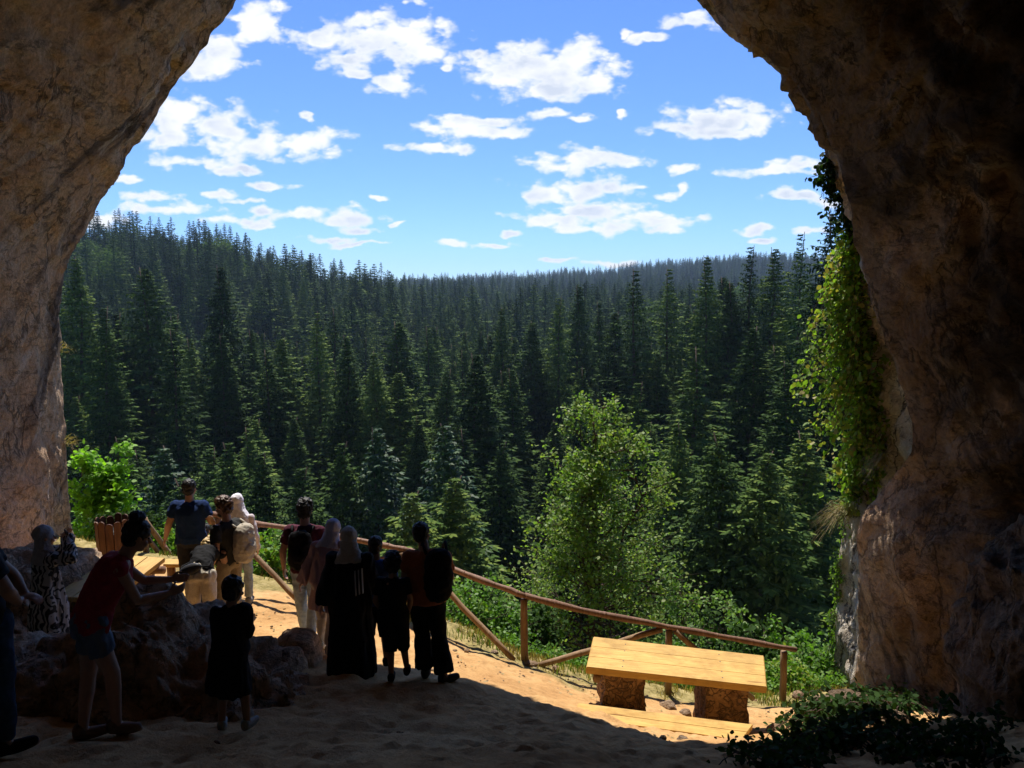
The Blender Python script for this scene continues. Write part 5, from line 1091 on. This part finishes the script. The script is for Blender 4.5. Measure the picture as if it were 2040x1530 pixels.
# ----- bearded man, three-quarter away, facing left
bm_, j_, s_, b_ = person(462, 1235, 9.9, 1.78, 'bearded man in dark t-shirt and khaki trousers, facing left with raised hand', top=996, J=dict(side=(.5, .87, 0), face=(-1, .15, -.15), head=(-.05, .02, 1.63), neck=(-.01, 0, 1.47),
 shL=(-.10, -.15, 1.395), shR=(.06, .16, 1.395), elL=(-.07, -.24, 1.14), wrL=(-.16, -.22, .90), elR=(-.14, .26, 1.20), wrR=(-.25, .16, 1.36), handR=(-.1, -.1, 1), hipL=(-.03, -.09, .92), hipR=(.03, .09, .92), knL=(-.10, -.10, .50), anL=(.02, -.12, .085), knR=(.02, .12, .50), anR=(-.05, .16, .085), toL=(-1, .2, 0), toR=(-1, .1, 0)), skin='tan', hair='brown', hairstyle='curly', beard=True,
 garments=[('tshirt', C_('charcoal_tshirt', (.035, .034, .03)), dict(hem=.4)), ('trousers', KHA, dict(taper=.062)), ('shoes', C_('grey_shoe', (.2, .2, .2)))])
bb_ = b_ + np.array([.20, .02, 1.20]); backpack(bb_, .32, .46, .22, R(70), 'large beige backpack on the back of the bearded man', C_('beige_pack', (.42, .37, .29)), [[(-.10, .02, .2), (-.10, .13, .26), (-.11, .24, .16), (-.12, .25, -.02), (-.11, .12, -.16)], [(.10, .02, .2), (.10, .13, .26), (.11, .24, .16), (.12, .25, -.02), (.11, .12, -.16)]], 4)
# ----- woman in white hijab behind him
person(484, 1215, 10.9, 1.67, 'woman in white hijab and pale top at the railing, behind the bearded man', top=988, J=dict(head=(-.03, .05, 1.62)), female=True, hairstyle='none', skin='fair', garments=[('longshirt', C_('white_pink_top', (.66, .58, .60)), dict(hem=.6)), ('trousers', JEAN), ('hijab', C_('white_hijab', (.78, .74, .78)), dict(drop=.22)), ('shoes', C_('grey_shoe', (.2, .2, .2)))])
# ----- child with cap behind the railing post
person(414, 1190, 11.2, 1.12, 'small child in khaki cap and red shirt between the two men at the railing', top=1060, J=dict(), skin='tan', garments=[('tshirt', C_('red_blue_shirt', (.30, .03, .05)), dict(hem=.5)), ('shorts', C_('blue_shorts', (.03, .06, .2))), ('cap', C_('khaki_cap', (.30, .26, .18)), dict(brim=-1)), ('shoes', BLK)])
# ----- bending blonde woman
person(405, 1290, 9.3, 1.74, 'blonde woman in black top and cream trousers bending over a bench, back to us', dict(pelvis=(0, 0, .93), waist=(-.005, .10, 1.04), chest=(-.03, .30, 1.08), neck=(-.06, .45, 1.03), head=(-.10, .55, 1.06), face=(-.2, .6, -.8), side=(1, .1, .05), shL=(-.21, .38, 1.04), shR=(.13, .42, 1.03), elL=(-.27, .40, .76), wrL=(-.32, .42, .52), handL=(-.2, .3, -.8), elR=(.16, .50, .76), wrR=(.08, .58, .54),
 hipL=(-.095, 0, .90), hipR=(.095, 0, .90), knL=(-.11, .03, .48), knR=(.115, .0, .48), anL=(-.12, -.03, .085), anR=(.11, -.03, .085), toL=(-.2, 1, 0), toR=(0, 1, 0)), female=True, hair='blond', hairstyle='tied', skin='tan', garments=[('tank', BLK, dict(hem=.02, hemw=.15)), ('trousers', C_('cream_trousers', (.66, .58, .46)), dict(taper=.064, fit=1.08)), ('shoes', C_('white_shoe', (.6, .6, .6)))])
p0 = P(405, 1290, 9.3); zb = g(p0[0], p0[1]); e = empty('belt_bag', (p0[0] - .07, p0[1] - .11, zb + 1.03)); G = Body(); G.ell((0, 0, 0), (.15, .055, .075), np.array([[.93, 0, .36], [0, 1, 0], [-.36, 0, .93]])); G.out('pouch', C_('black_glossy_bag', (.05, .05, .055), .35), e, vox=.008)
mb = MB(); mb.tube([(-.13, .02, -.03), (-.15, .12, 0), (0, .24, .06), (.20, .14, .05), (.22, .03, .04), (.13, -.005, .04)], .012, 6); mb.build('strap', BLK, e, smooth=True); tag(e, 'glossy black belt bag worn on the back of the bending blonde woman', 'bag')
# ----- woman with grey hijab taking a photo
def zebra():
    m, nt, b = mat_new('zebra_print'); v = objc(nt); w = N(nt, 'ShaderNodeTexWave', {'Vector': v, 'Scale': 5.5, 'Distortion': 14.0, 'Detail': 2.0, 'Detail Scale': 1.3})
    c = ramp(nt, w.outputs[1], [(.44, (.02, .02, .022)), (.52, (.50, .48, .45))]); nt.links.new(c, b.inputs['Base Color']); b.inputs['Roughness'].default_value = .8; return m
ZEB = zebra()
bm_, j_, s_, b_ = person(100, 1262, 8.0, 1.60, 'woman in grey hijab and zebra-patterned dress holding a phone to her face', top=1065, J=dict(face=(.75, .65, .05), side=(.8, -.6, 0), head=(.0, .03, 1.63), shL=(-.13, .11, 1.385), shR=(.13, -.11, 1.385), elR=(.36, -.04, 1.395), wrR=(.20, .16, 1.59), handR=(-.6, .5, .3), elL=(.02, .36, 1.36), wrL=(.13, .28, 1.56), handL=(.3, .0, .8)), female=True, hairstyle='none', skin='fair',
 garments=[('robe', ZEB, dict(w=.27, dp=.22, name='dress')), ('hijab', C_('grey_hijab', (.36, .36, .37)), dict(drop=.03)), ('shoes', BLK)])
mb = MB(); fx = unit((.75, .65, 0)); sx_ = unit((.65, -.75, 0)); mb.box(b_ + np.array([0, .03, 1.63]) * s_ + fx * .20, (.15, .009, .075), np.array([[sx_[0], fx[0], 0], [sx_[1], fx[1], 0], [0, 0, 1]]), .002); o = mb.build('phone', C_('phone_black', (.02, .02, .02), .3)); tag(o, 'black phone held up by the woman in the zebra dress', 'phone')
# ----- woman in red leaning on the boulder
person(238, 1488, 5.35, 1.63, 'woman in red tank top and denim shorts, hair in a bun, leaning on the boulder', dict(face=(.75, .65, -.25), side=(.62, -.78, 0), pelvis=(-.16, 0, .90), waist=(-.12, .01, 1.04), chest=(-.02, .04, 1.24), neck=(.09, .09, 1.40), head=(.16, .14, 1.53), shL=(-.07, .20, 1.34), shR=(.12, -.06, 1.34), elR=(.20, .02, 1.06), wrR=(.36, .20, 1.05), handR=(.8, .6, .15), elL=(.10, .34, 1.10), wrL=(.28, .42, 1.08), handL=(.8, .5, 0),
 hipL=(-.20, .07, .86), hipR=(-.12, -.06, .86), knL=(-.22, .02, .45), anL=(-.22, -.10, .085), knR=(-.01, -.02, .49), anR=(.0, -.02, .085), toL=(.8, .4, 0), toR=(1, .1, 0)), female=True, skin='tan', hairstyle='bun', build=1.06, garments=[('tank', C_('red_tank_top', (.36, .035, .045)), dict(hem=.25, hemw=.165)), ('shorts', C_('denim_shorts', (.13, .16, .20)), dict(len=.26)), ('shoes', C_('sandal', (.25, .15, .10)))])
# ----- man cut by the left edge
person(-18, 1500, 4.75, 1.74, 'man in dark t-shirt and blue jeans cut off by the left edge of the picture', dict(face=(.8, .6, 0), side=(.75, -.66, 0), shL=(-.10, .14, 1.385), shR=(.14, -.12, 1.385), elR=(.27, -.12, 1.16), wrR=(.20, .08, 1.00), handR=(-.6, .7, .1), elL=(.04, .28, 1.12), wrL=(.16, .22, 1.0), handL=(.5, -.2, 0)), skin='tan', build=1.04, garments=[('tshirt', C_('dark_grey_tshirt', (.04, .045, .05)), dict(hem=.35)), ('trousers', C_('blue_jeans', (.05, .09, .17), .85, .25, 25)), ('shoes', BLK)])
# ----- boy in black with long shirt
person(466, 1478, 5.75, 1.30, 'boy in long black shirt with grey sneakers standing alone in front of the boulder', top=1158, J=dict(head=(.05, .04, 1.60), neck=(.03, 0, 1.44), shL=(-.10, 0, 1.38), shR=(.17, .02, 1.38), elL=(-.15, .08, 1.12), wrL=(-.05, .2, 1.05), elR=(.19, .10, 1.13), wrR=(.10, .22, 1.08), anL=(-.13, .02, .085), knL=(-.11, .02, .48), anR=(.14, .04, .085), knR=(.13, .03, .48), face=(.25, 1, 0), toL=(-.2, 1, 0), toR=(.4, 1, 0)), skin='brown',
 garments=[('robe', BLK, dict(len=.46, w=.235, dp=.15, hipw=.19, name='long_shirt', shift=(-.05, 0, 0))), ('shoes', C_('grey_sneaker', (.34, .34, .30)))])
# ----- young man walking in jeans
bm_, j_, s_, b_ = person(614, 1268, 9.35, 1.76, 'young man in maroon t-shirt and pale jeans walking away with a black backpack', top=1005, J=dict(shL=(-.19, 0, 1.395), elL=(-.27, -.02, 1.14), wrL=(-.28, .03, .90), knL=(-.09, .05, .50), anL=(-.08, .12, .095), knR=(.09, -.02, .50), anR=(.07, -.16, .12), toR=(.35, .9, -.1), toL=(0, 1, 0)), skin='tan', hairstyle='curly',
 garments=[('tshirt', C_('maroon_tshirt', (.085, .02, .035)), dict(hem=.5, fit=1.04)), ('trousers', JEAN, dict(taper=.055)), ('shoes', C_('white_sneaker', (.5, .48, .45)))])
backpack(b_ + np.array([-.01, -.20, 1.26]), .30, .44, .17, 0, 'black backpack worn by the young man in the maroon t-shirt', BLK, [[(-.11, .05, .17), (-.13, .14, .24), (-.14, .30, .16), (-.14, .32, -.02)], [(.11, .05, .17), (.13, .14, .24), (.14, .30, .16), (.14, .32, -.02)]], 6)
# ----- woman in pink coat
person(652, 1285, 8.9, 1.70, 'woman in pink coat, white hijab and light trousers beside the young man in jeans', top=1040, J=dict(neck=(.07, .01, 1.46), head=(.10, .05, 1.60), chest=(.04, 0, 1.30), shL=(-.11, 0, 1.40), shR=(.21, 0, 1.40), elL=(-.21, .0, 1.14), wrL=(-.31, .03, .92), hipL=(-.08, 0, .92), anL=(-.08, .10, .085), knL=(-.07, .06, .5), knR=(.09, -.02, .5), anR=(.05, -.12, .11)), female=True, hairstyle='none', skin='fair',
 garments=[('robe', C_('pink_coat', (.42, .27, .27)), dict(len=.58, w=.21, dp=.15, hipw=.185, name='coat')), ('trousers', C_('light_trousers', (.55, .50, .45)), dict(taper=.062)), ('hijab', C_('lilac_hijab', (.50, .50, .62)), dict(drop=-.02)), ('shoes', C_('white_shoe', (.6, .6, .6)))])
# ----- woman in black abaya
bm_, j_, s_, b_ = person(702, 1342, 8.1, 1.66, 'woman in long black abaya with white stripes and beige hijab, back to us', top=1055, J=dict(neck=(0, .01, 1.47), head=(-.01, .04, 1.62), shL=(-.19, 0, 1.385), shR=(.19, 0, 1.385), elL=(-.27, .0, 1.12), wrL=(-.33, .05, .86), elR=(.25, .05, 1.12), wrR=(.20, .2, .95), knL=(-.10, .02, .50)), female=True, build=1.14, hairstyle='none', skin='tan',
 garments=[('robe', BLK, dict(len=.015, w=.27, dp=.20, hipw=.22, fit=1.12, cuff=1.3, name='abaya')), ('hijab', C_('beige_hijab', (.50, .44, .36)), dict(drop=.0)), ('shoes', BLK)])
for k in range(3):
    mb = MB(); x0 = .085 + .030 * k; pts = []
    for t in np.linspace(0, 1, 8): z_ = 1.22 - .26 * t + .01 * k; pts.append(np.array([x0 + .012 * t + .005 * k, -.150 * math.sqrt(max(.05, 1 - (x0 / .26) ** 2)) - .016 - .030 * t, z_]))
    for a in pts: pass
    v = []; 
    for a in pts: v += [a + [-.005, 0, 0], a + [.005, 0, 0], a + [.005, .03, 0], a + [-.005, .03, 0]]
    mb.add(v, [tuple(q) for q in grid_faces(8, 4, True)] + [(3, 2, 1, 0), (28, 29, 30, 31)]); o = mb.build('stripe', C_('white_stripe', (.6, .6, .6)), bm_)
# ----- boy in blue with cap
person(752, 1318, 8.35, 1.50, 'boy in blue t-shirt and dark cap between the abaya and the orange shirt', top=1077, J=dict(anR=(.10, .10, .085), anL=(-.12, -.06, .085), elR=(.24, .05, 1.12), wrR=(.17, .2, 1.0), elL=(-.2, .08, 1.13), wrL=(-.1, .22, 1.0)), skin='brown', garments=[('tshirt', C_('blue_tshirt', (.04, .10, .30)), dict(hem=.6, fit=1.1)), ('shorts', DK, dict(len=.56, fit=1.2)), ('cap', BLK), ('shoes', BLK)])
# ----- boy in black
person(786, 1368, 7.75, 1.40, 'boy in black t-shirt and knee-length shorts, left of the orange-shirted man', top=1118, J=dict(knL=(-.05, .02, .5), anL=(-.03, -.08, .085), anR=(.16, .12, .085), knR=(.12, .06, .5), elL=(-.24, .0, 1.13), wrL=(-.18, .1, .93), elR=(.24, .0, 1.13), wrR=(.2, .1, .93)), skin='brown', hairstyle='curly', garments=[('tshirt', BLK, dict(hem=.7, fit=1.15)), ('shorts', C_('black_shorts', (.015, .015, .018)), dict(len=.62, fit=1.3)), ('shoes', BLK)])
# ----- man in rust shirt with black backpack
bm_, j_, s_, b_ = person(852, 1362, 8.0, 1.80, 'man in rust-orange shirt, black cap and black trousers with a big backpack', top=1048, J=dict(neck=(-.02, .01, 1.46), head=(-.05, .05, 1.62), shL=(-.20, 0, 1.385), shR=(.20, 0, 1.385), elL=(-.25, .08, 1.13), wrL=(-.18, .24, 1.02), elR=(.26, .06, 1.13), wrR=(.2, .24, 1.02), knL=(-.06, .04, .5), anL=(-.02, .0, .085), knR=(.13, .0, .5), anR=(.20, -.14, .085), toR=(.8, .5, 0), toL=(.1, 1, 0), face=(.35, 1, 0)), skin='tan', build=1.1, hairstyle='short',
 garments=[('tshirt', C_('rust_shirt', (.38, .12, .045)), dict(hem=.6, fit=1.08)), ('trousers', BLK, dict(fit=1.12, taper=.095)), ('cap', BLK), ('shoes', C_('grey_sole_shoe', (.05, .05, .05)))])
backpack(b_ + np.array([.15, -.20, 1.24]), .29, .50, .2, R(14), 'big black backpack on the back of the man in the rust-orange shirt', BLK, [[(-.12, .05, .2), (-.14, .16, .28), (-.15, .32, .18), (-.15, .34, -.02)], [(.10, .05, .2), (.10, .16, .28), (.10, .32, .18), (.10, .34, -.02)]], 9)
# ---------------------------------------------------------------- haze
mb = MB(); mb.box((0, 1240, 20), (3400, 2740, 200)); hz_o = mb.build('haze')
m = bpy.data.materials.new('haze_air'); m.use_nodes = True; m.node_tree.nodes.clear()
pv = N(m.node_tree, 'ShaderNodeVolumePrincipled', {'Color': (0.55, 0.74, 1.0, 1), 'Density': 0.00015, 'Anisotropy': 0.2})
mo = N(m.node_tree, 'ShaderNodeOutputMaterial', {'Volume': pv.outputs[0]}); hz_o.data.materials.append(m)
tag(hz_o, 'thin blue haze over the valley', kind='stuff')
